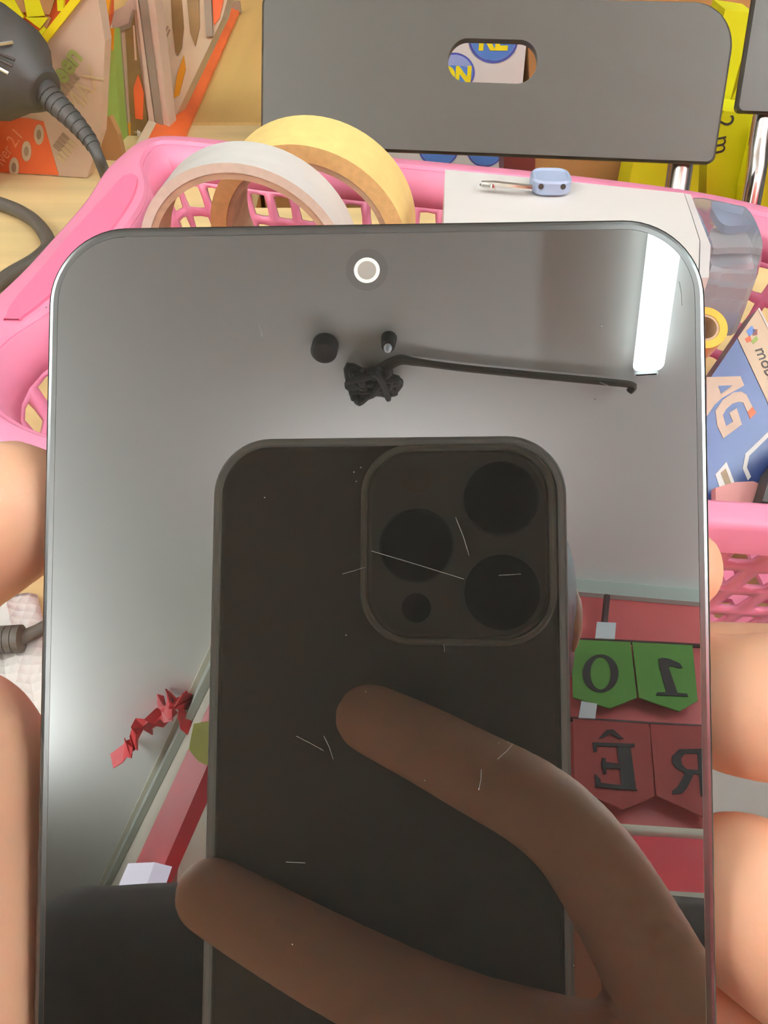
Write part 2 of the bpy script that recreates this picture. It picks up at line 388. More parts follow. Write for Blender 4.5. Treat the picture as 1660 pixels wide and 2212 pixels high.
def rimw(s):
    p = outer(s); g = math.exp(-((p.y - .335) / .085) ** 4) if p.x < -.1 else 0
    return .0105 + .020 * g
def inner(s): return outer(s) - norm_out(s) * rimw(s)
def base_pt(s): return cen + (outer(s) - norm_out(s) * .0105 - cen) * .86
def wall(s, tt_):
    a = inner(s); b = base_pt(s); p = a.lerp(b, tt_); p.z = ZR + (ZB - ZR) * tt_; return p
bk = Thing('plastic_basket', (.03, .30, ZT), 'pink plastic lattice basket on the wooden table behind the phone', 'basket')
def lattice(fn, nu, nv, hole=(.68, .74), wrap=True):
    vs, fs = [], []; idx = {}
    def vid(a, b):
        key = (round(a * 2) % (2 * nu) if wrap else round(a * 2), round(b * 2))
        if key not in idx: idx[key] = len(vs); vs.append(fn(a / nu, b / nv))
        return idx[key]
    for i in range(nu):
        for j in range(nv):
            off = [(-.5, -.5), (0, -.5), (.5, -.5), (.5, 0), (.5, .5), (0, .5), (-.5, .5), (-.5, 0)]
            o8 = [vid(i + .5 + a, j + .5 + b) for a, b in off]
            n8 = []
            for a, b in off:
                k = hole[0] * (.92 if a and b else 1)
                n8.append(len(vs)); vs.append(fn((i + .5 + a * k) / nu, (j + .5 + b * hole[1] * (.92 if a and b else 1)) / nv))
            for q in range(8): fs.append([o8[q], o8[(q + 1) % 8], n8[(q + 1) % 8], n8[q]])
    return vs, fs
T0 = .22
# lattice cells run wider on the steep left end
_w = [0.0]
for i in range(600): _w.append(_w[-1] + (1 / 1.75 if outer(i / 600).x < -.115 else 1.0))
_w = [q / _w[-1] for q in _w]
def warp(a):
    import bisect
    a %= 1; k = min(max(bisect.bisect_right(_w, a) - 1, 0), 599); return (k + (a - _w[k]) / (_w[k + 1] - _w[k])) / 600
# solid band under the rim, then four rows of holes
vs, fs = [], []
for i in range(NS * 2):
    for tq in (0, .13, T0): vs.append(wall(warp(i / (NS * 2)), tq))
for i in range(NS * 2):
    for j in range(2):
        a = i * 3 + j; b = ((i + 1) % (NS * 2)) * 3 + j; fs.append([a, b, b + 1, a + 1])
lat = lattice(lambda a, b: wall(warp(a), T0 + (1 - T0) * b), NS, 4)
wl_ = bk.part('basket_wall', join((vs, fs), lat), M['pink'], True)
md = wl_.modifiers.new('solid', 'SOLIDIFY'); md.thickness = .0022; md.offset = 0
# rim: swept profile
prof = lambda w: [(w, -.002), (w, .0005), (w - .0015, .002), (.0022, .002), (.0008, .0012), (0, -.0005), (0, -.010), (.0018, -.010), (.0022, -.002)]
vs, fs = [], []; k = len(prof(.01)); n = 160
for i in range(n):
    s_ = i / n; p = outer(s_); no = norm_out(s_)
    for a, h in prof(rimw(s_)): q = p - no * a; vs.append(V((q.x, q.y, ZR + h)))
for i in range(n):
    for j in range(k): fs.append([i * k + j, ((i + 1) % n) * k + j, ((i + 1) % n) * k + (j + 1) % k, i * k + (j + 1) % k])
bk.part('rim', (vs, fs), M['pink'], True)
# grip panel on the wide left rim
svals = [i / 400 for i in range(400) if outer(i / 400).x < -.1 and .262 < outer(i / 400).y < .405]
vs, fs = [], []
for i, s_ in enumerate(svals):
    e = math.sin(math.pi * min(1, max(0.02, i / (len(svals) - 1)))) ** .35; p = outer(s_); no = norm_out(s_)
    c_ = .0165; hw = .0088 * e
    for a, h in ((c_ - hw, .0018), (c_ - hw * .93, .0030), (c_ + hw * .93, .0030), (c_ + hw, .0018)):
        q = p - no * a; vs.append(V((q.x, q.y, ZR + h)))
for i in range(len(svals) - 1):
    for j in range(3): fs.append([i * 4 + j, i * 4 + j + 1, (i + 1) * 4 + j + 1, (i + 1) * 4 + j])
bk.part('handle_grip', (vs, fs), M['pinkdark'], True, label='darker pink grip panel')
# lattice floor
gx, gy = 24, 18; x0, x1, y0, y1 = -.14, .215, .18, .44
poly = [base_pt(i / 120) for i in range(120)]
def inside(x, y):
    c = False
    for i in range(len(poly)):
        a, b = poly[i], poly[i - 1]
        if (a.y > y) != (b.y > y) and x < (b.x - a.x) * (y - a.y) / (b.y - a.y) + a.x: c = not c
    return c
full = lattice(lambda a, b: V((x0 + (x1 - x0) * a, y0 + (y1 - y0) * b, ZB)), gx, gy, (.7, .7), False)
fk = [f for f in full[1] if all(inside(full[0][i].x, full[0][i].y) for i in f)]
fl = bk.part('basket_floor', (full[0], fk), M['pink'])
bmq = bmesh.new(); bmq.from_mesh(fl.data); bmesh.ops.delete(bmq, geom=[v for v in bmq.verts if not v.link_faces], context='VERTS'); bmq.to_mesh(fl.data); bmq.free()
md = fl.modifiers.new('solid', 'SOLIDIFY'); md.thickness = .0025; md.offset = 0
vs, fs = [], []
for i in range(120):
    p = poly[i]; q = cen + (p - cen) * .97; q2 = cen + (p - cen) * .985
    vs += [V((p.x, p.y, ZB + .001)), V((p.x, p.y, ZB - .004)), V((q2.x, q2.y, ZT + .0005)), V((q.x, q.y, ZT + .0005)), V((q.x - 0, q.y, ZB + .001))]
for i in range(120):
    for j in range(5): fs.append([i * 5 + j, ((i + 1) % 120) * 5 + j, ((i + 1) % 120) * 5 + (j + 1) % 5, i * 5 + (j + 1) % 5])
bk.part('foot_ring', (vs, fs), M['pink'], True)

# ------------------------------------------------------------------ tape rolls in the basket
def roll(name, c, ax, R, wall_, core, w, mo, ms, mc, label, cat='tape', grp=None):
    t = Thing(name, c - UPZ * R, label, cat, grp); r1 = R - wall_; r2 = r1 - core; h = w / 2
    ref = UPZ - ax * UPZ.dot(ax.normalized()); 
    vf = lathe([(R, -h), (R, h), (r1, h), (r1, -h)], c, ax, 72)
    fm = []
    for i in range(72): fm += [0, 1, 1, 1]
    t.part('tape_winding', vf, mo, True, mats=[ms], fm=fm)
    t.part('cardboard_core', lathe([(r1 - .0001, -h * .97), (r1 - .0001, h * .97), (r2, h * .97), (r2, -h * .97)], c, ax, 72), mc, True)
    return t
roll('masking_tape_roll', at(680, 492, .400), V((-.18, -1, -.14)).normalized(), .0510, .0082, .003, .028, M['cream'], M['creamside'], M['core'], 'cream masking tape roll standing against the far wall of the basket')
roll('white_tape_roll', at(545, 560, .372), V((-.12, -1, -.02)).normalized(), .0505, .0042, .003, .024, M['whitetape'], M['whiteside'], M['core'], 'white tape roll standing in the basket, in front of the cream roll')
roll('amber_tape_roll', at(1512, 722, .30), V((-.05, -.55, .85)).normalized(), .0085, .003, .001, .012, M['rubberorange'], M['rubberorange'], M['core'], 'small amber tape roll peeping out at the right edge of the phone')

# ------------------------------------------------------------------ white box with clear end in the basket
zb = ZR + .016
fl_, fr_ = onz(962, 366, zb), onz(1478, 417, zb)
ex = (fr_ - fl_).normalized(); ey = V((-ex.y, ex.x, 0)); L = (fr_ - fl_).length; dp = .088
t = Thing('white_device_box', (fl_ + fr_) / 2 - ey * dp / 2 - UPZ * .055, 'white box with a clear plastic end lying across the back of the basket', 'box')
Lx = L
def WB(pts, z): return [onz(x, y, z) for x, y in pts]
t.part('box_body', prism(WB(((962, 366), (1478, 417), (1496, 470), (1512, 520), (1508, 640), (1400, 700), (955, 640)), zb), -UPZ, .04), M['white'])
t.part('end_seam', prism(WB(((1480, 418), (1493, 420), (1512, 470), (1536, 530), (1532, 600), (1512, 600), (1514, 520), (1498, 470)), zb + .0002), -UPZ, .039), M['whiteplastic'])
capp = ((1494, 421), (1590, 437), (1618, 446), (1640, 480), (1654, 525), (1648, 560), (1630, 588), (1536, 578), (1538, 530), (1514, 470))
cc2 = onz(1570, 510, zb)
def shr(pts, k): return [cc2 + (p - cc2) * k for p in pts]
capw = catmull(WB(capp, zb), 3, True); nn_ = len(capw)
vs = [p - UPZ * .028 for p in capw] + [p - UPZ * .004 for p in capw] + shr(capw, .93)
fs = [[j * nn_ + i, j * nn_ + (i + 1) % nn_, (j + 1) * nn_ + (i + 1) % nn_, (j + 1) * nn_ + i] for j in range(2) for i in range(nn_)] + [list(range(nn_))[::-1], [2 * nn_ + i for i in range(nn_)]]
t.part('clear_end', (vs, fs), M['clear'], False, label='clear plastic end cap')
def soft(pts, z): return catmull(WB(pts, z), 5, True)
t.part('end_insert', prism(soft(((1520, 446), (1596, 458), (1622, 486), (1626, 510), (1590, 520), (1546, 512)), zb - .012), -UPZ, .008), M['bluegrey'], True, label='grey insert seen through the clear end')
t.part('end_tray', prism(soft(((1520, 552), (1560, 556), (1620, 562), (1640, 574), (1626, 590), (1560, 592), (1520, 590)), zb - .022), -UPZ, .006), M['whiteplastic'], True)
t.part('tray_lip', prism(soft(((1500, 588), (1560, 584), (1608, 590), (1622, 612), (1604, 636), (1560, 644), (1500, 644)), zb - .030), -UPZ, .010), M['whiteplastic'], True)
# small tool lying on it
q0, q1 = onz(1040, 400, zb + .003), onz(1150, 411, zb + .003); hx = (onz(1232, 402, zb + .003) - onz(1146, 401, zb + .003)); hc = onz(1188, 401, zb + .002)
t = Thing('pin_tool', hc, 'small steel pin tool with a pale blue grip lying on the white box', 'tool')
e1 = hx.normalized(); e2 = V((-e1.y, e1.x, 0))
t.part('grip', loops([rr(hx.length, .017, .006, 0, 0, i, 6) for i in (0.0008, 0, 0, .0008, .0014, .0022)], [.0002, .001, .0055, .0065, .0065, .0058], hc - UPZ * .0015, e1, e2, UPZ), M['bluegrey'], True)
t.part('rod', tube([q0 + UPZ * .001, q0.lerp(q1, .25) + UPZ * .001, q1 + UPZ * .001], 0, 8, [.0010, .0016, .0014]), M['steel'], True)
t.part('rod_tip', limb([q0, q0.lerp(q1, .22)], [.0008, .0022], 8, 4), M['steel'], True)
for a in (-.3, .25): t.part('grip_hole', disc(hc + e1 * (hx.length * a) - e2 * .0083 + UPZ * .003, .0012, -e2, .0005, 10), M['ink'])

# ------------------------------------------------------------------ card pack with lettering, right of the phone
pn = V((.05, -.55, .83)).normalized(); pc = onz(1600, 900, .945)
def C(x, y): return onpl(x, y, pc, pn)
t = Thing('card_pack', pc - UPZ * .03, 'blue and beige card pack with white letters AG standing in the basket', 'box')
def flat(pts, h=.0003, lift=0): return prism([C(a, b) + pn * lift for a, b in pts], pn, h)
t.part('pack_body', prism([C(a, b) for a, b in ((1637, 668), (1500, 868), (1500, 1060), (1560, 1110), (1700, 1110), (1720, 830))], -pn, .012), M['navy'])
t.part('beige_band', flat([(1637, 668), (1594, 731), (1668, 889), (1722, 833)]), M['beige'])
t.part('band_edge', flat([(1637, 668), (1640, 666), (1724, 830), (1721, 834)], .0006), M['white'])
A_ = [(1527, 815), (1600, 813), (1608, 833), (1560, 860), (1544, 875), (1527, 900)]
t.part('letter_a', flat(A_, .0002), M['mauve'])
t.part('letter_counter', flat([(1552, 834), (1582, 833), (1558, 851)], .0002, .0002), M['navy'])
Gl = [(1546, 888), (1562, 864), (1585, 848), (1602, 846), (1613, 853), (1626, 879), (1615, 890), (1606, 870), (1597, 868), (1583, 872), (1569, 884), (1562, 897), (1569, 921), (1584, 911), (1576, 892), (1592, 882), (1603, 917), (1563, 947), (1550, 920)]
t.part('letter_g', flat(Gl, .0002), M['mauve'])
t.part('letter_tip', flat([(1615, 890), (1626, 879), (1634, 892), (1621, 905)], .0002), M['orange'])
t.part('white_line', flat([(1662, 931), (1664, 941), (1619, 985), (1614, 1010), (1623, 1030), (1616, 1038), (1605, 1012), (1611, 980)], .0002), M['white'])
t.part('barcode_label', flat([(1570, 998), (1590, 1050), (1560, 1070), (1546, 1025)], .0002), M['white'])
t.part('barcode', flat([(1568, 1012), (1580, 1045), (1569, 1053), (1557, 1022)], .0001, .0002), M['cardtext'])
for pts, mm in (([(1612, 716), (1624, 704), (1632, 716), (1619, 728)], 'blue'), ([(1626, 712), (1636, 712), (1636, 724), (1626, 726)], 'maroon'), ([(1609, 733), (1620, 725), (1624, 737), (1614, 741)], 'orange'), ([(1622, 738), (1634, 726), (1638, 734), (1628, 744)], 'green')):
    t.part('emblem_patch', flat(pts, .0001, .0003), M[mm])
cx_, cy_ = C(1654, 783), None
eA = (C(1665, 810) - C(1645, 765)).normalized(); eB = pn.cross(eA)
t.part('lettering', text_vf('mobi', .0075, C(1655, 786) + pn * .0005, eA, eB, .0001), M['ink'])
single('cloth_scrap', prism([C(a, b) + pn * .003 for a, b in ((1530, 1062), (1570, 1050), (1610, 1048), (1630, 1056), (1615, 1110), (1530, 1110))], pn, .004), mat('dusty_pink_cloth', RGB(196, 140, 138), .9), C(1580, 1090), 'dusty pink cloth scrap below the blue card pack', 'cloth')
single('black_case', join(prism([C(a, b) + pn * .008 for a, b in ((1604, 1100), (1622, 1040), (1665, 985), (1740, 930), (1740, 1120))], pn, .008)), M['black'], C(1660, 1090), 'black plastic case leaning on the front wall of the basket', 'case')

# ------------------------------------------------------------------ cables, plug
cb = [onz(a, b, ZT + .006) for a, b in ((-900, 330), (-560, 420), (-260, 420), (-120, 405), (0, 440), (55, 464), (88, 492), (105, 530), (80, 560), (30, 590), (-40, 630), (-160, 640), (-420, 700), (-800, 640))]
single('power_cable', tube(catmull(cb, 8), .0052, 10), M['cable'], cb[5], 'thick dark cable looped on the wood left of the basket', 'cable', True)
dpl = .555
def PL(x, y, d=0): return at(x, y, dpl + d)
ax = (PL(125, 215) - PL(-40, 100)).normalized(); sd = ax.cross(F).normalized(); fr = sd.cross(ax)
t = Thing('power_plug', PL(-40, 260), 'large dark plug with a ribbed cable guard leaning on the orange carton', 'plug')
def ovl(c, a, b, n=20): return [c + sd * (a * math.cos(2 * math.pi * i / n)) + fr * (b * math.sin(2 * math.pi * i / n)) for i in range(n)]
def skin(rings):
    n = len(rings[0]); vs = [p for r in rings for p in r]; fs = [[j * n + i, j * n + (i + 1) % n, (j + 1) * n + (i + 1) % n, (j + 1) * n + i] for j in range(len(rings) - 1) for i in range(n)]
    fs += [list(range(n))[::-1], [(len(rings) - 1) * n + i for i in range(n)]]; return vs, fs
pc0 = PL(-45, 128); pe = PL(100, 198)
px_ = lambda n_: n_ * dpl / FPX
t.part('plug_body', skin([ovl(pc0 - ax * .03, px_(120), .028), ovl(pc0, px_(128), .032), ovl(pc0.lerp(pe, .45), px_(112), .031), ovl(pc0.lerp(pe, .62), px_(98), .028), ovl(pc0.lerp(pe, .8), px_(62), .022), ovl(pc0.lerp(pe, .97), px_(46), .018), ovl(pe, px_(40), .016)]), M['black'], True)
for (a, b), (c, d), mm in (((-10, 97), (28, 91), 'steel'), ((-10, 143), (18, 158), 'steel'), ((-10, 112), (32, 130), 'ink'), ((-10, 125), (27, 143), 'ink')):
    p, q = PL(a, b, -.033), PL(c, d, -.029)
    t.part('moulded_line', tube([p, q], .0012, 6), M[mm])
gp = catmull([PL(95, 196), PL(120, 222), PL(160, 262), PL(195, 305), PL(215, 345), PL(232, 390, .02), onz(248, 440, ZT + .006)], 6)
nr = len(gp); rad = [max(.0042, .0098 - .0058 * i / (nr * .62)) for i in range(nr)]
t.part('cable', tube(gp, 0, 12, rad), M['black'], True)
for i in range(3, 21, 2):
    tg = (gp[i + 1] - gp[i - 1]).normalized(); r_ = rad[i]
    t.part('guard_rib', lathe([(r_ - .001, -.0022), (r_ + .0004, -.0018), (r_ + .0004, .0018), (r_ - .001, .0022)], gp[i], tg, 16), M['black'], True)

sk = pc0 - ax * .082; skz = sk.z + .035
t = Thing('extension_socket', (sk.x, sk.y, ZT), 'dark extension socket standing on the table, holding the large plug, just outside the left border', 'socket')
t.part('socket_body', box((sk.x, sk.y, (ZT + skz) / 2), (.05, .06, skz - ZT), bev=.005), M['black'])
t.part('socket_face', disc(sk + ax * .026, .024, ax, .028, 28), M['cable'])
# ------------------------------------------------------------------ cartons at upper left
a0, a1 = onz(0, 373, ZT), onz(190, 386, ZT)
ad = (a1 - a0).normalized(); an = V((ad.y, -ad.x, 0)); an = an if an.y < 0 else -an
def A(x, y, l=0): return onpl(x, y, a0, an) + an * l
def deca(t, name, pts, m, h=.0004, lift=0, fn=A, nn=None): return t.part(name, prism([fn(a, b, lift) for a, b in pts], nn or an, h), M[m])
t = Thing('orange_beige_carton', A(60, 378), 'orange and beige printed carton with yellow edges behind the plug', 'box')
t.part('carton_body', prism([A(a, b) for a, b in ((-90, 366), (-90, 300), (68, 113), (165, -8), (190, -40), (206, -40), (227, 90), (217, 290), (188, 384))], -an, .012), M['mauve'])
deca(t, 'orange_panel', ((-90, 250), (60, 255), (94, 262), (127, 378), (-90, 368)), 'orange')
deca(t, 'yellow_edge', ((64, 112), (160, -8), (183, -8), (78, 124)), 'yellowtrim', .003)
for cx, cy in ((85, 290), (58, 326), (31, 361)):
    el = t.part('round_icon', prism([A(cx + 10.5 * math.cos(q * math.pi / 10), cy + 22 * math.sin(q * math.pi / 10), .0004) for q in range(20)], an, .0004), M['beige'])
    t.part('icon_symbol', prism([A(cx + 5 * math.cos(q * math.pi / 6), cy + 11 * math.sin(q * math.pi / 6), .0008) for q in range(12)], an, .0002), M['cardtext'], parent=el)
tx = (A(150, 130) - A(118, 178)).normalized(); ty = an.cross(tx)
t.part('lettering', text_vf('green', .020, A(133, 157, .0005), tx, ty, .0002, bold=.0006), M['greenink'])
t.part('lettering', text_vf('MAX', .020, A(182, 198, .0005), tx, ty, .0002), mat('pale_ink', RGB(196, 176, 136), .6))
def ink_line(p, q, w, m, k):
    for i in range(k):
        a_, b_ = i / k, (i + .72) / k
        t.part('ink_stroke', prism([A(*p, .0004).lerp(A(*q, .0004), a_) + ty * w, A(*p, .0004).lerp(A(*q, .0004), b_) + ty * w * .9, A(*p, .0004).lerp(A(*q, .0004), b_) - ty * w, A(*p, .0004).lerp(A(*q, .0004), a_) - ty * w * .8], an, .0002), m)
ink_line((132, 200), (164, 156), .0048, M['cardtext'], 5)
ink_line((122, 322), (146, 290), .0036, M['cardtext'], 4)
ink_line((130, 346), (160, 302), .004, mat('pale_ink'), 5)
t.part('lettering', text_vf('iver 2.1', .013, A(20, 318, .0005), tx, ty, .0002), mat('salmon_ink', RGB(232, 150, 110), .6))
# orange and yellow packets behind it
pb = a0 + V((0, .085, 0)); 
def Bq(x, y, l=0): return onpl(x, y, pb, an) + an * l
t = Thing('orange_packet', Bq(40, 300), 'orange and yellow packet behind the beige carton in the top left corner', 'packet')
t.part('packet_body', prism([V((p.x, p.y, max(p.z, ZT + .001))) for p in [Bq(a, b) for a, b in ((-90, 345), (-90, -60), (225, -60), (225, 40), (180, 345))]], -an, .02), M['orange'])
for pts in (((-40, -20), (25, -20), (55, 35), (20, 70), (-20, 40)), ((52, -20), (85, -10), (100, 32), (62, 35)), ((58, 36), (108, 36), (90, 60)), ((126, -10), (142, -10), (140, 22), (128, 22)), ((210, -30), (245, -20), (232, 60), (222, 50)), ((58, 95), (98, 55), (103, 62), (66, 105))):
    deca(t, 'yellow_shape', pts, 'yellow' if pts[0][0] < 200 else 'gold', .003, 0, Bq)
for pts in (((24, -20), (50, -20), (60, 25), (45, 28)), ((100, 30), (112, 40), (104, 60), (96, 55)), ((84, -15), (125, -15), (110, 30), (98, 30))): deca(t, 'brown_shape', pts, 'carton', .0025, 0, Bq)
# display tray with the orange edge, and its packs
g0, g1 = onz(388, 300, ZT), onz(508, 30, ZT)
gd = (g1 - g0).normalized(); gn = V((gd.y, -gd.x, 0)); gn = gn if gn.x > 0 else -gn
t = Thing('display_tray', g0.lerp(g1, .4), 'display tray with an orange edge board, left of the chair back', 'tray')
gs, ge = g0 - gd * .10 + gn * .006, g1 + gn * .006
def lip(a0_, z0_, a1_, z1_): return [gs - gn * a0_ + UPZ * z0_, ge - gn * a0_ + UPZ * z0_, ge - gn * a1_ + UPZ * z1_, gs - gn * a1_ + UPZ * z1_]
t.part('edge_board', prism(lip(0, .0035, .026, .012), -UPZ, .003), M['orangelip'])
t.part('edge_top', prism(lip(.026, .012, .033, .014), -UPZ, .003), M['beige'])
t.part('edge_end', box(ge - gn * .018 + UPZ * .007 + gd * .004, (.008, .040, .013), gd, gn), M['greybar'])
t.part('tray_floor', prism([g0 - gn * .002 + UPZ * .0005, g1 - gn * .002 + UPZ * .0005, g1 - gn * .42 + UPZ * .0005, g0 + gd * .1 - gn * .42 + UPZ * .0005], UPZ, .003), M['beige'])
def pack(name, base_y, outline, prints, label, cat='packet', th=.02, body='mauve', zb0=ZT + .0045):
    p0 = V((0, base_y, 0)); nn = V((-.12, -.97, .22)).normalized()
    fn = lambda x, y, l=0: onpl(x, y, p0 + UPZ * ZT, nn) + nn * l
    pts = [fn(a, b) for a, b in outline]
    t = Thing(name, V((sum(p.x for p in pts) / len(pts), base_y, zb0)), label, cat)
    t.part('pack_body', prism(pts, -nn, th), M[body])
    for nm, q, mm, h in prints: t.part(nm, prism([fn(a, b, 0.0002) for a, b in q], nn, h), M[mm])
    return t, fn, nn
pack('green_packet', .712, ((214, 130), (228, 88), (243, 60), (262, 300), (266, 330), (214, 334)), [
    ('gold_shape', ((240, 60), (248, 62), (246, 110), (236, 100)), 'gold', .001),
    ('brown_figure', ((212, 280), (232, 252), (248, 270), (256, 330), (214, 334)), 'cardtext', .001)], 'narrow green packet with a brown figure, next to the beige carton', body='green')
pack('grey_blister_pack', .730, ((240, 28), (268, 12), (300, -30), (330, -30), (368, 292), (372, 318), (262, 325), (252, 200)), [
    ('gold_shape', ((236, 140), (246, 150), (252, 175), (244, 178)), 'gold', .001), ('gold_shape', ((262, 262), (284, 266), (282, 312), (262, 312)), 'gold', .001),
    ('printed_panel', ((272, 68), (290, 25), (298, 100), (328, 318), (286, 318), (278, 180)), 'brown', .001),
    ('printed_figure', ((290, 190), (300, 160), (312, 200), (310, 258), (294, 256)), 'orange', .0016),
    ('white_streak', ((289, 55), (292, 55), (297, 130), (293, 130)), 'mauve', .0016), ('white_streak', ((298, 280), (305, 284), (306, 312), (298, 312)), 'white', .0016),
    ('grey_bar', ((302, -10), (318, -10), (355, 280), (341, 283)), 'greybar', .003),
    ('pale_bar', ((296, 0), (301, 0), (340, 290), (328, 290), (318, 200)), 'mauve', .003),
    ('crease', ((256, 60), (280, 50), (288, 20), (292, 22), (284, 60), (262, 68), (280, 300), (274, 300)), 'greybar', .0016)], 'grey blister pack with a dark bar, standing in the tray')
pack('beige_spoon_pack', .764, ((322, -30), (500, -30), (480, 40), (385, 240), (366, 290), (352, 260)), [
    ('dark_oval', ((370, -10), (392, -10), (398, 60), (393, 105), (386, 118), (380, 110), (374, 60)), 'brown', .001),
    ('dark_oval', ((404, -10), (430, -10), (432, 60), (423, 100), (412, 70)), 'brown', .001),
    ('green_oval', ((348, 122), (356, 118), (360, 140), (357, 163), (350, 160)), 'greenink', .001),
    ('brown_patch', ((398, 120), (402, 150), (388, 205), (376, 212), (384, 160)), 'gold', .001), ('dark_patch', ((357, 190), (366, 184), (376, 215), (365, 226)), 'brown', .001),
    ('grey_bar', ((442, -10), (458, -10), (462, 78), (448, 80)), 'greybar', .003), ('orange_bar', ((459, -10), (486, -10), (475, 40), (463, 55)), 'orange', .001),
    ('lettering_line', ((362, 55), (365, 58), (343, 108), (341, 105)), 'cardtext', .0006), ('lettering_line', ((366, 62), (369, 65), (347, 114), (345, 111)), 'cardtext', .0006)], 'beige pack with dark oval shapes behind the orange edge board', body='beige')

pack('brown_packet', .668, ((180, 383), (188, 330), (200, 318), (216, 262), (236, 250), (255, 290), (264, 330), (250, 365), (215, 384)), [
    ('printed_panel', ((190, 372), (194, 334), (212, 322), (222, 340), (208, 374)), 'cardtext', .001)], 'small brown packet between the beige carton and the basket rim', body='carton', th=.008)
# ------------------------------------------------------------------ chairs behind the table
def chair_plane():
    BL, BR = at(562, 314, .66), at(1546, 353, .631)
    e = (BR - BL).normalized(); r = ray(1600, 4)
    d = ((BR - O).dot(e)) / r.dot(e); TR = O + r * d
    return BL, BR, TR
BL, BR, TR = chair_plane()
ce = (BR - BL).normalized(); cu = (TR - BR).normalized(); cz = ce.cross(cu).normalized(); CW = (BR - BL).length; CH = (TR - BR).length
if cz.dot(F) > 0: cz = -cz
print('CHAIR', BL, BR, TR, CW, CH, 'lean', math.degrees(math.asin(cu.z)))
def chair(off, yaw, label, slot=True):
    R = Matrix.Rotation(yaw, 3, 'Z'); e, u_, z_ = R @ ce, R @ cu, R @ cz; o = BL + off
    fl = V((o + e * (CW / 2)).to_tuple()); fl.z = ZF
    t = Thing('folding_chair', fl, label, 'chair', None)
    # backrest with a hand slot: outer outline and slot bridged, both faces
    def local(p, q, w=0): return o + e * p + u_ * q + z_ * w
    N = 64
    outl = []
    r_ = .030
    po = [(x + CW / 2, y + CH / 2) for x, y in rr(CW, CH, r_, 0, 0, 0, 15)]
    po = [(x, y) if y > CH / 2 else (x, y) for x, y in po]
    # square lower corners
    po = [(CW if x > CW / 2 else 0, 0) if (y < r_ and (x < r_ or x > CW - r_)) and False else (x, y) for x, y in po]
    sc, sq = (.51, .505) if slot else (.5, .6)
    return t, local, po, e, u_, z_
def build_chair(off, yaw, label):
    t, local, po, e, u_, z_ = chair(off, yaw, label)
    # slot position measured on the plane
    def pl(x, y):
        p = onpl(x, y, BL, cz) - BL; return p.dot(ce), p.dot(cu)
    s0, s1, s2, s3 = pl(968, 132), pl(1162, 132), pl(1064, 84), pl(1064, 179)
    sw, sh = s1[0] - s0[0], s2[1] - s3[1]; scx, scy = (s0[0] + s1[0]) / 2, (s2[1] + s3[1]) / 2
    n = 16
    low = .006
    def corner_r(i): return low
    outl = []
    for (cx, cy, a0, r) in ((CW, CH, 0, .034), (0, CH, 90, .010), (0, 0, 180, low), (CW, 0, 270, low)):
        sx = -1 if cx else 1; sy = -1 if cy else 1
        for i in range(n): a = math.radians(a0 + 90 * i / (n - 1)); outl.append((cx + sx * r + r * math.cos(a), cy + sy * r + r * math.sin(a)))
    slot = []
    for (sx, sy, a0) in ((1, 1, 0), (-1, 1, 90), (-1, -1, 180), (1, -1, 270)):
        r = sh * .49
        for i in range(n): a = math.radians(a0 + 90 * i / (n - 1)); slot.append((scx + sx * (sw / 2 - r) + r * math.cos(a), scy + sy * (sh / 2 - r) + r * math.sin(a)))
    k = len(outl); vs, fs = [], []
    cxm, cym = CW / 2, CH / 2
    def ins(p, i): return (p[0] + (cxm - p[0]) * i, p[1] + (cym - p[1]) * i * 1.6)
    def curve(p): return -.018 * (((p[0] - CW / 2) / (CW / 2)) ** 2 - .0) * 0
    ring = [([ins(q, .012) for q in outl], 0), (outl, -.003), (outl, -.009), ([ins(q, .012) for q in outl], -.012), (slot, -.012), ([(q[0], q[1]) for q in slot], 0)]
    for pts, z in ring: vs += [local(a, b, z) for a, b in pts]
    for j in range(6):
        j2 = (j + 1) % 6
        for i in range(k): fs.append([j * k + i, j * k + (i + 1) % k, j2 * k + (i + 1) % k, j2 * k + i])
    t.part('backrest', (vs, fs), M['chair'], True)
    seat_z = ZF + .45
    for sgn, xx in ((-1, .035), (1, CW - .022)):
        top_ = local(xx, CH * .5, -.022); low_ = local(xx, -.02, -.022); k1 = low_ + (low_ - top_).normalized() * .12
        foot = V((k1.x - z_.x * .0 + e.x * sgn * .02, k1.y - .20, ZF + .012)); 
        hy = (low_ - top_).normalized()
        t.part('frame_tube', tube(catmull([top_, low_, k1, foot], 6), .0105, 12), M['steel'], True)
        kk = V((k1.x, k1.y - .08, seat_z)); t.part('leg', tube([kk + UPZ * .02, V((kk.x, kk.y + .36, ZF + .012))], .0105, 10), M['steel'], True)
    cs = local(CW / 2, -.02, 0); 
    t.part('seat', box(V((cs.x, cs.y - .30, seat_z)), (CW * .96, .36, .03), e, V((-e.y, e.x, 0)), bev=.008), M['chair'], True)
    t.part('cross_tube', tube([local(.035, .02, -.02), local(CW - .022, .02, -.02)], .006, 8), M['steel'], True)
    return t
build_chair(V((0, 0, 0)), 0, 'black folding chair with an oval hand slot in its backrest, behind the basket')
build_chair(at(1652, 243, .78) - BL - ce * .028 - cu * .0, 0, 'second black folding chair with bright steel tubes at the far right edge')

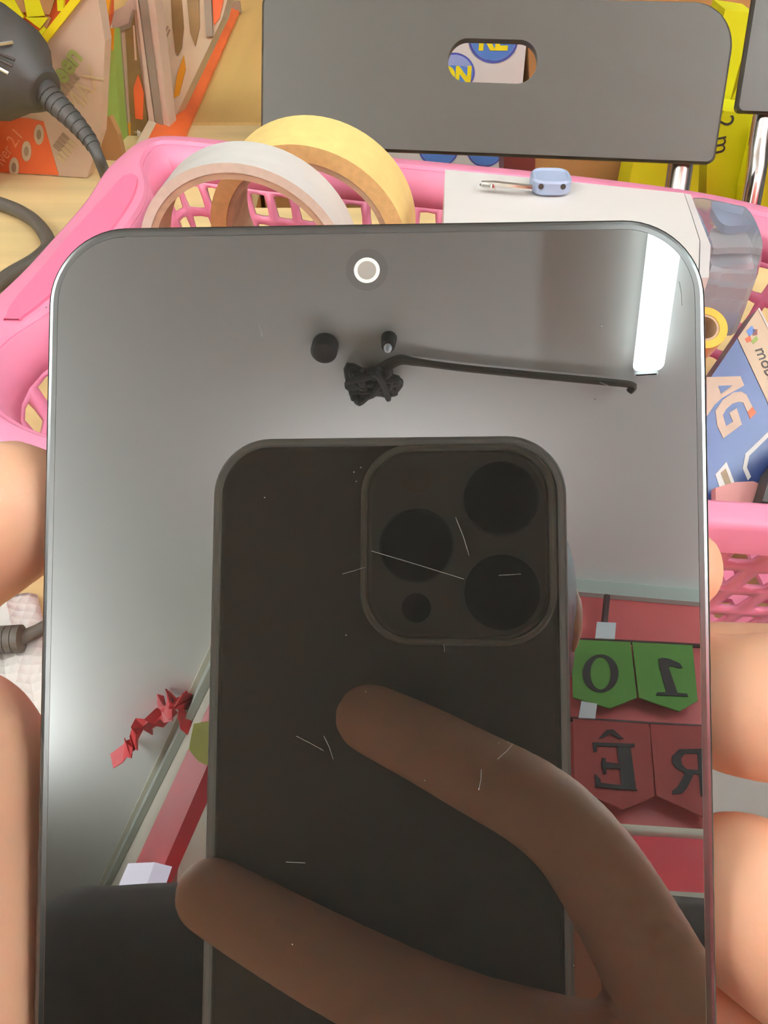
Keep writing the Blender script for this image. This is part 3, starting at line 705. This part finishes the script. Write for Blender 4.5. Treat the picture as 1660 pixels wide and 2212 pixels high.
# ------------------------------------------------------------------ shelf and cartons beyond the chairs
t = Thing('stock_shelf', (.45, 1.2, ZF), 'low wooden stock shelf holding the cartons beyond the chairs', 'shelf')
ZS = .62
t.part('shelf_board', box((.62, 1.25, ZS - .015), (1.38, .75, .03)), M['counterwood'])
for x in (-.04, 1.28):
    t.part('side_panel', box((x, 1.25, (ZF + ZS - .03) / 2), (.03, .7, ZS - .03 - ZF)), M['counterwood'])
def carton(name, y, pts, m, label, th=.12, prints=(), lean=0.0, group=None):
    nn = V((0, -math.cos(lean), math.sin(lean))); p0 = V((0, y, ZS))
    fn = lambda a, b, l=0: onpl(a, b, p0, nn) + nn * l
    q = [fn(a, b) for a, b in pts]; q = [V((p.x, p.y, max(p.z, ZS))) for p in q]
    b = V((sum(p.x for p in q) / len(q), y, ZS))
    t = Thing(name, b, label, 'box', group); t.part('carton_body', prism(q, -nn, th), M[m])
    return t, fn, nn
t, fn, nn = carton('white_carton', .95, ((838, -60), (1140, -60), (1140, 70), (1086, 640), (838, 640)), 'white', 'white carton printed with blue discs, seen through the chair slot')
def pdisc(cx, cy, r, txt=None):
    rim = [fn(cx + r * math.cos(a * math.pi / 16), cy + r * .97 * math.sin(a * math.pi / 16), .0003) for a in range(32)]
    d = t.part('printed_disc', prism(rim, nn, .0003), M['blueline'])
    t.part('disc_fill', prism([fn(cx + .9 * r * math.cos(a * math.pi / 16), cy + .87 * r * math.sin(a * math.pi / 16), .0006) for a in range(32)], nn, .0003), M['bluelt'], parent=d)
    t.part('disc_lower', prism([fn(cx + .88 * r * math.cos(a * math.pi / 16), cy + (.85 * r * math.sin(a * math.pi / 16) if 0 <= a <= 16 else -.35 * r * math.sin(a * math.pi / 16) * -1), .0009) for a in range(32)], nn, .0002), M['blue'], parent=d)
    if txt: t.part('disc_lettering', text_vf(txt, .030 * r / 55, fn(cx, cy + (2 if r > 50 else 8), .0013), X, nn.cross(X), .0002, 1.0, .0011), M['yellowtrim'], parent=d)
pdisc(1066, 84, 54, 'RE'); pdisc(982, 156, 44, 'ON'); pdisc(948, 318, 44); pdisc(1048, 322, 40)
carton('maroon_carton', .84, ((1089, 300), (1158, 304), (1150, 640), (1089, 640)), 'maroon', 'maroon carton beside the white disc carton, below the chair back', .05)
carton('brown_carton', 1.0, ((1140, 40), (1160, -60), (1300, -60), (1372, 300), (1340, 640), (1150, 640)), 'carton', 'brown cardboard carton behind the chair, between maroon and yellow cartons', .08)
carton('brown_carton', 1.22, ((1300, -80), (1800, -80), (1800, 640), (1310, 640)), 'carton', 'large brown cardboard carton behind all the yellow boxes', .3)
yb = [(.94, ((1372, 335), (1512, 345), (1500, 640), (1310, 640)), 'yellow box under the right end of the chair back'),
      (1.015, ((1565, 240), (1622, 245), (1604, 420), (1590, 640), (1505, 640), (1530, 300)), 'yellow box with black lettering beside the steel chair leg'),
      (1.07, ((1568, 20), (1634, 30), (1596, 150), (1575, 230), (1575, 640), (1530, 640), (1540, 120)), 'yellow box at the right of the chair back, highest of the yellow boxes'),
      (1.13, ((1633, 92), (1660, 100), (1650, 238), (1650, 640), (1574, 640), (1574, 232)), 'yellow box standing between the two chairs'),
      (.96, ((1655, 295), (1760, 300), (1760, 640), (1600, 640), (1622, 430)), 'yellow box at the right border behind the second chair')]
for i, (y, pts, lab) in enumerate(yb):
    t, fn, nn = carton('yellow_box', y, pts, 'yellow', lab, .05)
    if i in (2, 3): t.part('brown_tape', prism([fn(a, b, .0002) for a, b in ((1545, 227), (1652, 229), (1652, 243), (1545, 241))], nn, .001), M['carton'])  # brown band standing for the gap between the yellow boxes
    if i == 1:
        ex_ = (fn(1566, 320) - fn(1572, 262)).normalized()
        t.part('lettering', text_vf('2 m', .03, fn(1562, 292, .0004), ex_, nn.cross(ex_), .0002), M['ink'])

# ------------------------------------------------------------------ cloth, mat and cord on the table
nu, nv = 26, 26; p00, p10, p01 = onz(-330, 1305, ZT), onz(82, 1293, ZT), onz(-330, 1900, ZT)
vs, fs = [], []
for j in range(nv + 1):
    for i in range(nu + 1):
        p = p00 + (p10 - p00) * (i / nu) + (p01 - p00) * (j / nv)
        p.z = ZT + .0025 + .0016 * math.sin(i * .9 + j * .35) * math.sin(j * .7) + .0008 * math.sin(i * 2.1)
        vs.append(p)
for j in range(nv):
    for i in range(nu): fs.append([j * (nu + 1) + i, j * (nu + 1) + i + 1, (j + 1) * (nu + 1) + i + 1, (j + 1) * (nu + 1) + i])
cl = single('dotted_cloth', (vs, fs), M['cloth'], p10, 'white dotted cleaning cloth on the table left of the phone', 'cloth', True)
md = cl.modifiers.new('solid', 'SOLIDIFY'); md.thickness = .0012
pts = [onz(a, b, ZT + .010) for a, b in ((-700, 1330), (-420, 1420), (-90, 1388), (-10, 1384), (40, 1380), (75, 1366), (130, 1350), (260, 1380), (380, 1500), (420, 1700))]
cp_ = catmull(pts, 6)
t = Thing('charger_cord', pts[3] - UPZ * .008, 'dark grey charger cord with a coiled guard on the white cloth', 'cable')
t.part('cord', tube(cp_, .0028, 10), M['cable'], True)
for k in range(9):
    a = pts[2].lerp(pts[4], k / 8); tg = (pts[4] - pts[2]).normalized()
    t.part('guard_ring', lathe([(.0025, -.0022), (.0056, -.0013), (.0056, .0013), (.0025, .0022)], a, tg, 16), M['cable'], True)
mq = [onz(1420, 1352, ZT + .0005), onz(2300, 1368, ZT + .0005), onz(2300, 2600, ZT + .0005), onz(1300, 2600, ZT + .0005)]
single('work_mat', prism(mq, UPZ, .003), M['mat'], mq[0], 'dark grey work mat on the table at lower right', 'mat')

# ------------------------------------------------------------------ the held phone, screen towards the camera
PW, PH, PCX, PCY, PR = 76.4, 161.0, -5.2, 37.5 - 80.5, 9.6
def phone_loops(spec, n=14): return loops([[(a * .001, b * .001) for a, b in rr(PW, PH, PR, PCX, PCY, i, n)] for i, z in spec], [z * .001 for i, z in spec], C0, XP, YP, NP)
t = Thing('black_smartphone', Pp(PCX, PCY - PH / 2, -4), 'large black smartphone with a dark mirroring screen held in the left hand', 'smartphone')
t.part('phone_frame', phone_loops([(1.6, -8.4), (.5, -7.9), (.05, -6.8), (0, -5.5), (0, -2.6), (.12, -1.6), (.45, -.85), (.8, -.62)]), M['frame'], True)
t.part('screen_glass', phone_loops([(.55, -.75), (.55, -.52), (.75, -.36), (1.1, -.28)]), M['bezel'], False)
pr = t.part('screen_protector', phone_loops([(1.75, -.3), (1.75, -.06), (1.82, 0)]), M['glass'], False)
pcv = lambda x, y: ((V(O + ray(x, y) * (D / ray(x, y).dot(MN))) - C0).dot(XP) * 1000, (V(O + ray(x, y) * (D / ray(x, y).dot(MN))) - C0).dot(YP) * 1000)
hx_, hy_ = pcv(793, 584)
halo = t.part('camera_window', disc(Pp(hx_, hy_ + .1, .004), .0024, NP, .00001, 40), M['camhalo'])
t.part('camera_lens', disc(Pp(hx_, hy_, .016), .00112, NP, .00001, 40), M['camdisc'], parent=halo)
t.part('camera_ring', lathe([(.00108, 0), (.00148, 0), (.00148, .00002), (.00108, .00002)], Pp(hx_, hy_, .016), NP, 40), M['ring'], parent=halo)  # bright reflection round the front camera, painted as a pale ring
ear = [disc(Pp(-17 + i * .48, 36.75, -.50), .00011, NP, .00008, 6) for i in range(47)]
t.part('earpiece_mesh', join(*ear), M['frame'], stuff=True)
t.part('side_button', box(Pp(33.0, -27, -4), (.0009, .011, .0022), XP, YP, NP, bev=.0004), M['frame'])
scr = []
for (a, b), (c, d) in (((985, 1118), (1014, 1200)), ((802, 1190), (1003, 1251)), ((1078, 1243), (1126, 1240)), ((640, 1590), (700, 1622)), ((1108, 1608), (1075, 1640)), ((1040, 1662), (1035, 1704)), ((618, 1862), (660, 1864)), ((740, 1240), (790, 1225)), ((1296, 826), (1320, 836)), ((1468, 608), (1474, 660)), ((560, 700), (566, 728)), ((700, 1590), (720, 1640)), ((958, 1392), (960, 1408))):
    (x1, y1), (x2, y2) = pcv(a, b), pcv(c, d); scr.append(tube([Pp(x1, y1, .003), Pp((x1 + x2) / 2 + .1, (y1 + y2) / 2, .004), Pp(x2, y2, .003)], .000035, 5))
for a, b in ((770, 1040), (765, 1020), (780, 1010), (748, 1372), (1035, 1705), (632, 2040), (1240, 2085), (693, 1618), (1286, 862), (100, 664), (1300, 705), (572, 1075), (918, 1686), (1078, 1605), (1098, 1603), (790, 1494)):
    x1, y1 = pcv(a, b); scr.append(ball(Pp(x1, y1, .003), .00009, .00009, .00004, 6, 4, XP, YP, NP))
t.part('scratches', join(*scr), M['scratch'], stuff=True)

# ------------------------------------------------------------------ the photographer's phone (only seen mirrored)
IW, IH, ICX, ICY, IR = 82.4, 166.0, -7.1, 25.5 - 83.0, 13.5
def il(w, h, r, cx, cy, spec, cap=True, close=False, n=12): return loops([[(a * .001, b * .001) for a, b in rr(w, h, r, cx, cy, i, n)] for i, z in spec], [-z * .001 for i, z in spec], O, X, U, -F * -1 if False else F * 1, cap, close)
t = Thing('cased_smartphone', Ip(ICX, ICY - IH / 2, 8), 'dark smartphone in a clear case with three lenses, mirrored in the middle of the screen', 'smartphone')
t.part('phone_back', il(IW, IH, IR, ICX, ICY, [(2.2, 12.5), (2.0, 12), (2.0, 5), (2.6, 4.3), (3.2, 4.2)]), M['graphite'], False)
t.part('clear_case', il(IW, IH, IR, ICX, ICY, [(0, 13), (0, 5.0), (.35, 4.1), (.9, 3.7), (1.7, 3.9), (1.9, 5), (1.9, 13)], False, True), M['case'], True)
cpl = t.part('camera_plate', il(41.0, 42.6, 10.5, 9.2, .5, [(0, 4.6), (0, 2.9), (.5, 2.5), (1.0, 2.4)]), M['bump'])
t.part('case_lip', il(44.6, 46.2, 12, 9.2, .5, [(0, 4.4), (.2, 2.5), (.7, 2.1), (1.3, 2.3), (1.6, 3), (1.6, 4.4)], False, True), M['case'], True, parent=cpl)
for x, y in ((0, 0), (19, 10.6), (19, -10.4)):
    ls = t.part('lens', lathe([(.0079, 0), (.0084, .0006), (.0084, .0021), (.0079, .0021)], Ip(x, y, 2.9), F, 40), M['frame'], True)
    t.part('lens_glass', disc(Ip(x, y, 2.6), .0083, F, .0018 if (x, y) != (0, 0) else .0016, 40), M['lens'], parent=ls)
t.part('depth_sensor', disc(Ip(-.1, -14, 2.45), .0033, F, .0003, 28), M['lens'])
t.part('flash', disc(Ip(-.1, 15.2, 2.45), .0034, F, .0003, 28), mat('flash_lens', RGB(110, 102, 88), .3))

# ------------------------------------------------------------------ the photographer
def LH(*q): return [Pp(*p) for p in q]
def RH(*q): return [Ip(*p) for p in q]
mm = lambda *r: [a * .001 for a in r]
headc = refl(1001, 1318, .60)
shL = refl(185, 2105, .80)
print('HEAD', headc, 'SHL', shL)
neck = headc + V((0, -.05, -.13)); shC = V((neck.x, neck.y - .06, neck.z - .06))
shL = V((shL.x, shL.y, shL.z)); shR = V((2 * shC.x - shL.x, shL.y, shL.z))
shC = (shL + shR) / 2 + UPZ * .02
pelvis = V((shC.x, shC.y - .16, ZF + .52))
elL = V((shL.x - .06, shL.y + .10, shL.z - .27)); elR = V((shR.x + .06, shR.y + .12, shR.z - .27))
wrL, wrR = Pp(-66, -150, -34), Ip(84, -178, 34)
# left hand under the held phone: palm, thumb on its left edge, fingers round its right edge
lh = [limb(LH((-64, -140, -34), (-52, -95, -36), (-34, -50, -34), (-22, -20, -32)), mm(25, 24, 20, 14)),
      limb(LH((-60, -135, -36), (-40, -95, -38), (-22, -72, -34)), mm(25, 24, 18)),
      limb(LH((-58, -125, -30), (-48, -100, -36), (-25, -88, -34)), mm(24, 22, 14)),
      limb(LH((-62, -118, -18), (-63, -75, -9), (-62, -42, -8), (-61, -30, -6)), mm(22, 21.5, 18.6, 16.5)),        # thenar
      limb(LH((-68, -50, -9), (-76, -24, -6), (-65, -6, -7), (-51.2, 4.2, -8)), mm(14, 11, 10.2, 9.2)),      # thumb
      limb(LH((-24, -22, -32), (12, -6, -30), (26, -2.5, -24), (33.6, -3.0, -15.5)), mm(12, 9.2, 8.0, 6.4)),
      limb(LH((-18, -44, -33), (30, -23, -32), (58, -20.5, -22), (46, -20, -12), (40, -19.8, -12.5)), mm(12, 10, 9.4, 9.4, 9.0)),
      limb(LH((-20, -66, -33), (32, -66, -32), (58, -60, -22), (48, -49, -12), (40.5, -43.5, -12)), mm(12, 10.5, 10, 11, 10.6)),
      limb(LH((-24, -86, -34), (24, -96, -28), (43, -95, -18), (41.5, -86, -11)), mm(11, 8.6, 8, 7.6)),
      limb([Pp(-60, -132, -35), wrL, wrL.lerp(elL, .35), elL], mm(25, 25, 34, 40))]
rh = [limb(RH((84, -170, 32), (70, -142, 20), (56, -112, 9)), mm(25, 23, 14)),
      limb(RH((82, -172, 30), (66, -148, 16), (54, -122, 5)), mm(25, 22, 14)),
      limb(RH((84, -175, 32), (66, -158, 20), (52, -142, 9)), mm(24, 20, 12)),
      limb(RH((78, -165, 34), (68, -135, 30), (58, -112, 28)), mm(21, 18, 13)),
      limb(RH((58, -124, 30), (46, -108, 30), (36, -92, 26), (26, -80, 23)), mm(13, 10.5, 10, 8.5)),           # thumb on the front
      limb(RH((56, -100, 7), (33, -61, -5.5), (9, -46, -6), (-10, -37.5, -4)), mm(12.5, 9.6, 8.6, 7.6)),
      limb(RH((54, -114, 5), (12, -98, -8), (-18, -87, -6.5), (-46, -78, 2)), mm(12.5, 10, 9.2, 8.2)),
      limb(RH((52, -132, 7), (10, -127, -7), (-14, -122, -7), (-30, -119, -5)), mm(12, 9.6, 8.8, 8)),
      limb(RH((52, -148, 10), (14, -148, -6), (-6, -143, -5.5), (-24, -139, -4)), mm(11, 8.2, 7.4, 6.6)),
      limb([Ip(82, -168, 32), wrR, wrR.lerp(elR, .35), elR], mm(25, 25, 34, 40))]
vl, vr = voxel(join(*lh), .0017, 5), voxel(join(*rh), .0017, 5)
hd = (Ip(-5, -50, 10) - headc).normalized(); hs = X; hu = hs.cross(hd).normalized()
def Hd(a, b, c): return headc + hs * a + hd * b + hu * c
body = [ball(headc, .076, .095, .112, 24, 16, hs, hd, hu), ball(Hd(0, .02, -.055), .058, .07, .07, 20, 12, hs, hd, hu),
        limb([Hd(0, .088, .01), Hd(0, .106, -.02)], [.010, .016]), limb([Hd(-.03, .09, -.06), Hd(.03, .09, -.06)], [.010, .010]),
        limb([Hd(-.045, .082, .022), Hd(-.018, .088, .024)], [.010, .010]), limb([Hd(.018, .088, .024), Hd(.045, .082, .022)], [.010, .010]),
        ball(Hd(-.08, -.005, -.005), .012, .018, .032, 10, 8, hs, hd, hu), ball(Hd(.08, -.005, -.005), .012, .018, .032, 10, 8, hs, hd, hu),
        limb([Hd(0, -.03, -.05), neck, shC], [.056, .056, .07]),
        limb([shL, shC - UPZ * .03, shR], [.055, .085, .055]), limb([shC - UPZ * .05, (shC + pelvis) / 2, pelvis], [.12, .125, .14]),
        limb([shL, elL], [.052, .042]), limb([shR, elR], [.052, .042])]
kneeL, kneeR = pelvis + V((-.13, .40, .0)), pelvis + V((.13, .40, .0))
for s_, kn in ((-1, kneeL), (1, kneeR)):
    ft = V((kn.x, kn.y - .02, ZF + .07))
    body += [limb([pelvis + V((.08 * s_, 0, 0)), kn, ft], [.085, .06, .042]), limb([ft - UPZ * .02, ft + V((0, .15, -.035))], [.04, .03])]
vb = voxel(join(*body), .006, 4)
pt = Thing('person', V((pelvis.x, pelvis.y, ZF)), 'seated person in a dark shirt holding a smartphone in each hand, mirrored in the screen', 'person')
pt.part('body', join(vb, vl, vr), M['skin'], True)
sh = [limb([shL, shC - UPZ * .03, shR], [.068, .098, .068]), limb([shC - UPZ * .05, (shC + pelvis) / 2, pelvis + UPZ * .02], [.138, .145, .16]), limb([shL, shL.lerp(elL, .85)], [.07, .062]), limb([shR, shR.lerp(elR, .85)], [.07, .062])]
pt.part('shirt', voxel(join(*sh), .007, 5), M['shirt'], True)
tr = []
for s_, kn in ((-1, kneeL), (1, kneeR)):
    ft = V((kn.x, kn.y - .02, ZF + .13)); tr.append(limb([pelvis + V((.08 * s_, 0, 0)), kn, ft], [.105, .075, .06]))
pt.part('trousers', voxel(join(*tr), .008, 4), M['trousers'], True)
hr = voxel(join(ball(Hd(0, -.018, .008), .089, .098, .118, 22, 14, hs, hd, hu), ball(Hd(0, -.045, -.02), .080, .070, .10, 18, 12, hs, hd, hu), ball(Hd(0, -.022, -.030), .088, .074, .080, 18, 12, hs, hd, hu)), .006, 2)
pt.part('hair', hr, M['hair'], True)
for s_ in (-1, 1):
    ey_ = pt.part('eye', ball(Hd(.032 * s_, .084, .003), .013, .012, .009, 12, 8, hs, hd, hu), M['white'], True)
    pt.part('iris', ball(Hd(.032 * s_, .094, .002), .006, .003, .006, 10, 6, hs, hd, hu), M['hair'], True, parent=ey_)
pt.part('mouth', limb([Hd(-.022, .098, -.062), Hd(0, .1005, -.06), Hd(.022, .098, -.062)], [.003, .005, .003], 8), mat('lips', RGB(170, 90, 80), .5), True)
st = Thing('stool', (pelvis.x, pelvis.y, ZF), 'round dark stool that the person sits on', 'stool')
st.part('seat', disc(V((pelvis.x, pelvis.y, pelvis.z - .19)), .18, UPZ, .04, 36), M['black'])
for i in range(4):
    a = math.pi / 4 + i * math.pi / 2; d_ = V((math.cos(a), math.sin(a), 0))
    st.part('leg', tube([V((pelvis.x, pelvis.y, pelvis.z - .19)) + d_ * .13, V((pelvis.x, pelvis.y, ZF)) + d_ * .19], .013, 10), M['steel'], True)

# ------------------------------------------------------------------ what the screen mirrors: ceiling bits, banners, shop wall
zc_ = V((0, 0, ZC - .03))
def ceil_pt(x, y, drop=.0): return refl_pl(x, y, V((0, 0, ZC - drop)), UPZ)
c_ = ceil_pt(699, 763, .05)
single('ceiling_speaker', join(loops([[(math.cos(i * math.pi / 16) * r, math.sin(i * math.pi / 16) * r) for i in range(32)] for r in (.028, .036, .036, .03)], [-.05, -.04, -.004, 0], V((c_.x, c_.y, ZC)), X, V((0, 1, 0)), UPZ)), M['black'], V((c_.x, c_.y, ZC)), 'round black fitting on the ceiling, mirrored left of the wire bundle', 'ceiling fitting', True)
c2 = ceil_pt(838, 754, .06)
t = Thing('small_bulb', V((c2.x, c2.y, ZC)), 'small pale bulb on a dark holder on the ceiling, mirrored above the wire bundle', 'bulb')
t.part('holder', tube([V((c2.x, c2.y, ZC)), V((c2.x, c2.y, ZC - .045))], 0, 16, [.022, .018]), M['black'], True)
t.part('bulb', ball(V((c2.x, c2.y, ZC - .055)), .011, .011, .016), M['sticker'], True)
cc = ceil_pt(808, 828, .04); wires = []
for k in range(16):
    q = [V((cc.x + max(-.07, min(.07, random.gauss(0, .036))), cc.y + max(-.05, min(.05, random.gauss(0, .026))), ZC - .012 - random.random() * .06)) for _ in range(5)]
    r_ = .007 + random.random() * .006; wires.append(limb(q, [r_ * .7, r_, r_ * 1.3, r_, r_ * .7], 8, 5))
single('wire_bundle', join(*wires), M['black'], V((cc.x, cc.y, ZC)), 'tangled dark wire bundle hanging from the ceiling, mirrored above the cased phone', 'wires', True)
w = [ceil_pt(a, b, .02) for a, b in ((820, 800), (862, 778), (900, 782), (1000, 795), (1150, 810), (1300, 824), (1366, 832), (1360, 846))]
single('ceiling_wire', tube(catmull(w, 6), 0, 8, [.018 - .008 * min(1, i / 14) for i in range(len(w) * 6 - 5)]), M['cable'], V((w[3].x, w[3].y, ZC)), 'dark wire along the ceiling from the wire bundle to the tube light', 'wire', True)
# back wall: string, pennants, stickers, pipe, shelf
def BW(x, y, l=.01): return refl_pl(x, y, cA + bn * l, bn)
def pennant(name, px5, m, txt, tc_, tsz, label, grp, sx=.8, l=.03, ty_=None):
    pts = [BW(a, b, l) for a, b in px5]
    t = Thing(name, (pts[0] + pts[1]) / 2, label, 'pennant', grp)
    t.part('cloth', prism(pts, bn, .004), M[m])
    if txt:
        ex_ = -bd
        h = (BW(tc_[0], tc_[1] - tsz / 2, l) - BW(tc_[0], tc_[1] + tsz / 2, l)).length
        t.part('letter', text_vf(txt, h * 1.35, BW(tc_[0], tc_[1], l + .006), ex_, UPZ, .001, sx, h * .022), M['letter'])
    return t
def glyph(t, polys, l):
    k = 0
    for q in polys: t.part('letter', prism([BW(a, b, l + .005 + .0004 * k) for a, b in q], bn, .0015), M['letter']); k += 1
def oval(cx, cy, rx, ry, rx2, ry2, tilt=0, n=28):
    o = [(cx + rx * math.cos(2 * math.pi * i / n), cy + ry * math.sin(2 * math.pi * i / n)) for i in range(n)]
    i_ = [(cx + rx2 * math.cos(2 * math.pi * i / n), cy + ry2 * math.sin(2 * math.pi * i / n)) for i in range(n)]
    return [[o[i], o[(i + 1) % n], i_[(i + 1) % n], i_[i]] for i in range(n)]
def ring_part(t, cx, cy, rx, ry, rx2, ry2, l):
    t.part('letter', join(*[prism([BW(a, b, l + .005) for a, b in q], bn, .0015) for q in oval(cx, cy, rx, ry, rx2, ry2)]), M['letter'])
t = pennant('green_pennant', ((1234, 1383), (1362, 1389), (1376, 1508), (1318, 1532), (1238, 1508)), 'pgreen', '', None, 0, 'green pennant with a zero on the red wall, next to the mirrored phone', None)
ring_part(t, 1298, 1455, 39, 41, 22, 35, .03)
t = pennant('green_pennant', ((1366, 1389), (1496, 1396), (1507, 1515), (1467, 1538), (1380, 1508)), 'pgreen', '', None, 0, 'green pennant with a one on the red wall, towards the right edge', None)
glyph(t, [((1423, 1424), (1432, 1421), (1448, 1424), (1470, 1434), (1475, 1443), (1468, 1444), (1452, 1439), (1445, 1441), (1464, 1497), (1485, 1499), (1487, 1505), (1418, 1502), (1420, 1496), (1440, 1496), (1426, 1443))], .03)
t = pennant('red_pennant', ((1238, 1554), (1402, 1566), (1414, 1722), (1345, 1750), (1242, 1706)), 'pred', '', None, 0, 'dark red pennant with the letter E under a circumflex on the red back wall', None)
glyph(t, [((1332, 1608), (1362, 1608), (1375, 1706), (1344, 1704)), ((1281, 1604), (1372, 1607), (1371, 1614), (1284, 1612)), ((1280, 1604), (1291, 1604), (1290, 1624), (1283, 1625)),
 ((1300, 1646), (1340, 1650), (1341, 1662), (1300, 1659)), ((1301, 1638), (1309, 1638), (1311, 1672), (1304, 1672)), ((1286, 1690), (1372, 1700), (1378, 1708), (1286, 1700)), ((1286, 1672), (1298, 1684), (1298, 1698), (1287, 1696)),
 ((1294, 1595), (1311, 1577), (1325, 1576), (1348, 1596), (1338, 1596), (1319, 1585), (1304, 1594))], .03)
t = pennant('red_pennant', ((1404, 1566), (1540, 1572), (1548, 1778), (1510, 1762), (1418, 1720)), 'pred', '', None, 0, 'dark red pennant with the letter R on the red back wall', None)
glyph(t, [((1506, 1618), (1532, 1618), (1540, 1722), (1514, 1720)), ((1452, 1634), (1468, 1619), (1510, 1618), (1510, 1628), (1480, 1628), (1472, 1640), (1474, 1652), (1484, 1662), (1512, 1664), (1512, 1673), (1480, 1670), (1460, 1658), (1452, 1646)),
 ((1482, 1668), (1500, 1672), (1484, 1704), (1474, 1714), (1453, 1716), (1453, 1708), (1464, 1700))], .03)
for nm, ys, lab in (('pennant_string', ((1150, 1380), (1360, 1387), (1560, 1398)), 'dark string holding the green pennants along the red wall'), ('pennant_string', ((1150, 1548), (1400, 1564), (1580, 1574)), 'dark string holding the red pennants along the red wall')):
    q = [BW(a, b, .020) for a, b in ys]; single(nm, tube(catmull(q, 4), .007, 6), M['string'], q[1], lab, 'string', True)
q = [BW(1312, 1288, .03), BW(1306, 1348, .03)]; single('hanging_cord', tube(q, .011, 6), M['string'], q[0], 'short dark cord hanging above the upper white sticker', 'cord')
single('wall_sticker', prism([BW(a, b, .036) for a, b in ((1290, 1345), (1331, 1347), (1328, 1382), (1286, 1380))], bn, .004), M['sticker'], BW(1308, 1380, .036), 'white square sticker above the green 0 pennant', 'sticker')
single('wall_sticker', prism([BW(a, b, .036) for a, b in ((1256, 1516), (1290, 1522), (1286, 1554), (1250, 1552))], bn, .004), M['sticker'], BW(1268, 1552, .036), 'white square sticker between the green 0 and the red pennants', 'sticker')
q = [BW(1150, 1786, .04), BW(1700, 1822, .04)]; single('wall_pipe', tube(q, .021, 12), M['pipe'], q[0], 'pale pipe running along the red wall below the pennants', 'pipe', True)
sb = [BW(a, b, .06) for a, b in ((1250, 1808), (1640, 1828), (1640, 2000), (1250, 1978))]
single('red_wall_panel', prism(sb, bn, .02), M['redsign'], sb[3], 'glossy red panel below the pale pipe on the back wall', 'panel')
sh_ = [BW(a, b, .06) for a, b in ((1250, 1985), (1640, 2006), (1640, 2050), (1250, 2030))]
single('goods_shelf', prism(sh_, bn, .16), M['pipe'], sh_[3], 'pale goods shelf under the red panel on the back wall', 'shelf')
# left wall: red fascia, shelf goods, ribbon, yellow pennant, glowing patch for the glare
def LW(x, y, l=.01): return refl_pl(x, y, lA + ln * l, ln)
fa = [LW(a, b, .12) for a, b in ((480, 1520), (274, 1955), (350, 1955), (480, 1660))]
single('red_fascia_board', prism(fa, ln, .02), M['redsign'], fa[3], 'long red fascia board along the side wall under the moulding', 'sign board')
sg = [LW(a, b, .16) for a, b in ((304, 1872), (270, 1950), (345, 1950), (372, 1872))]
single('lit_sign', prism(sg, ln, .02), M['screenlit'], sg[3], 'lit pale violet sign panel at the far end of the red fascia', 'sign')  # glow put in as a panel where the glossy fascia shows glare
bs = [LW(a, b, .02) for a, b in ((470, 1665), (342, 1960), (470, 1960))]
single('goods_rack', prism(bs, ln, .07), M['pipe'], bs[2], 'pale goods rack on the side wall below the red fascia', 'rack')
yp = [LW(a, b, .19) for a, b in ((428, 1566), (470, 1560), (470, 1660), (442, 1650), (418, 1622))]
single('yellow_pennant', prism(yp, ln, .005), M['pyellow'], yp[0], 'yellow pennant hanging in front of the red fascia', 'pennant')
rb = [ceil_pt(a, b, d) for a, b, d in ((268, 1612, .02), (292, 1592, .04), (318, 1562, .07), (345, 1548, .05), (362, 1512, .03), (385, 1500, .02), (402, 1506, .04), (398, 1530, .08), (420, 1560, .1), (440, 1540, .05), (470, 1520, .02))]
rp = catmull(rb, 7); vs, fs = [], []
for i, p in enumerate(rp):
    a = i * .8; wv = .05 + .02 * math.sin(i * 1.7); d = V((math.cos(a) * .5, math.sin(a) * .5, math.sin(a * .7))).normalized()
    if p.z > ZC - .06: p = V((p.x, p.y, ZC - .06))
    vs += [p + d * wv, p - d * wv]
for i in range(len(rp) - 1): fs.append([2 * i, 2 * i + 1, 2 * i + 3, 2 * i + 2])
rbo = single('red_garland', (vs, fs), M['ribbon'], rp[0], 'crumpled red ribbon garland hanging from the ceiling corner', 'garland')
md = rbo.modifiers.new('solid', 'SOLIDIFY'); md.thickness = .004
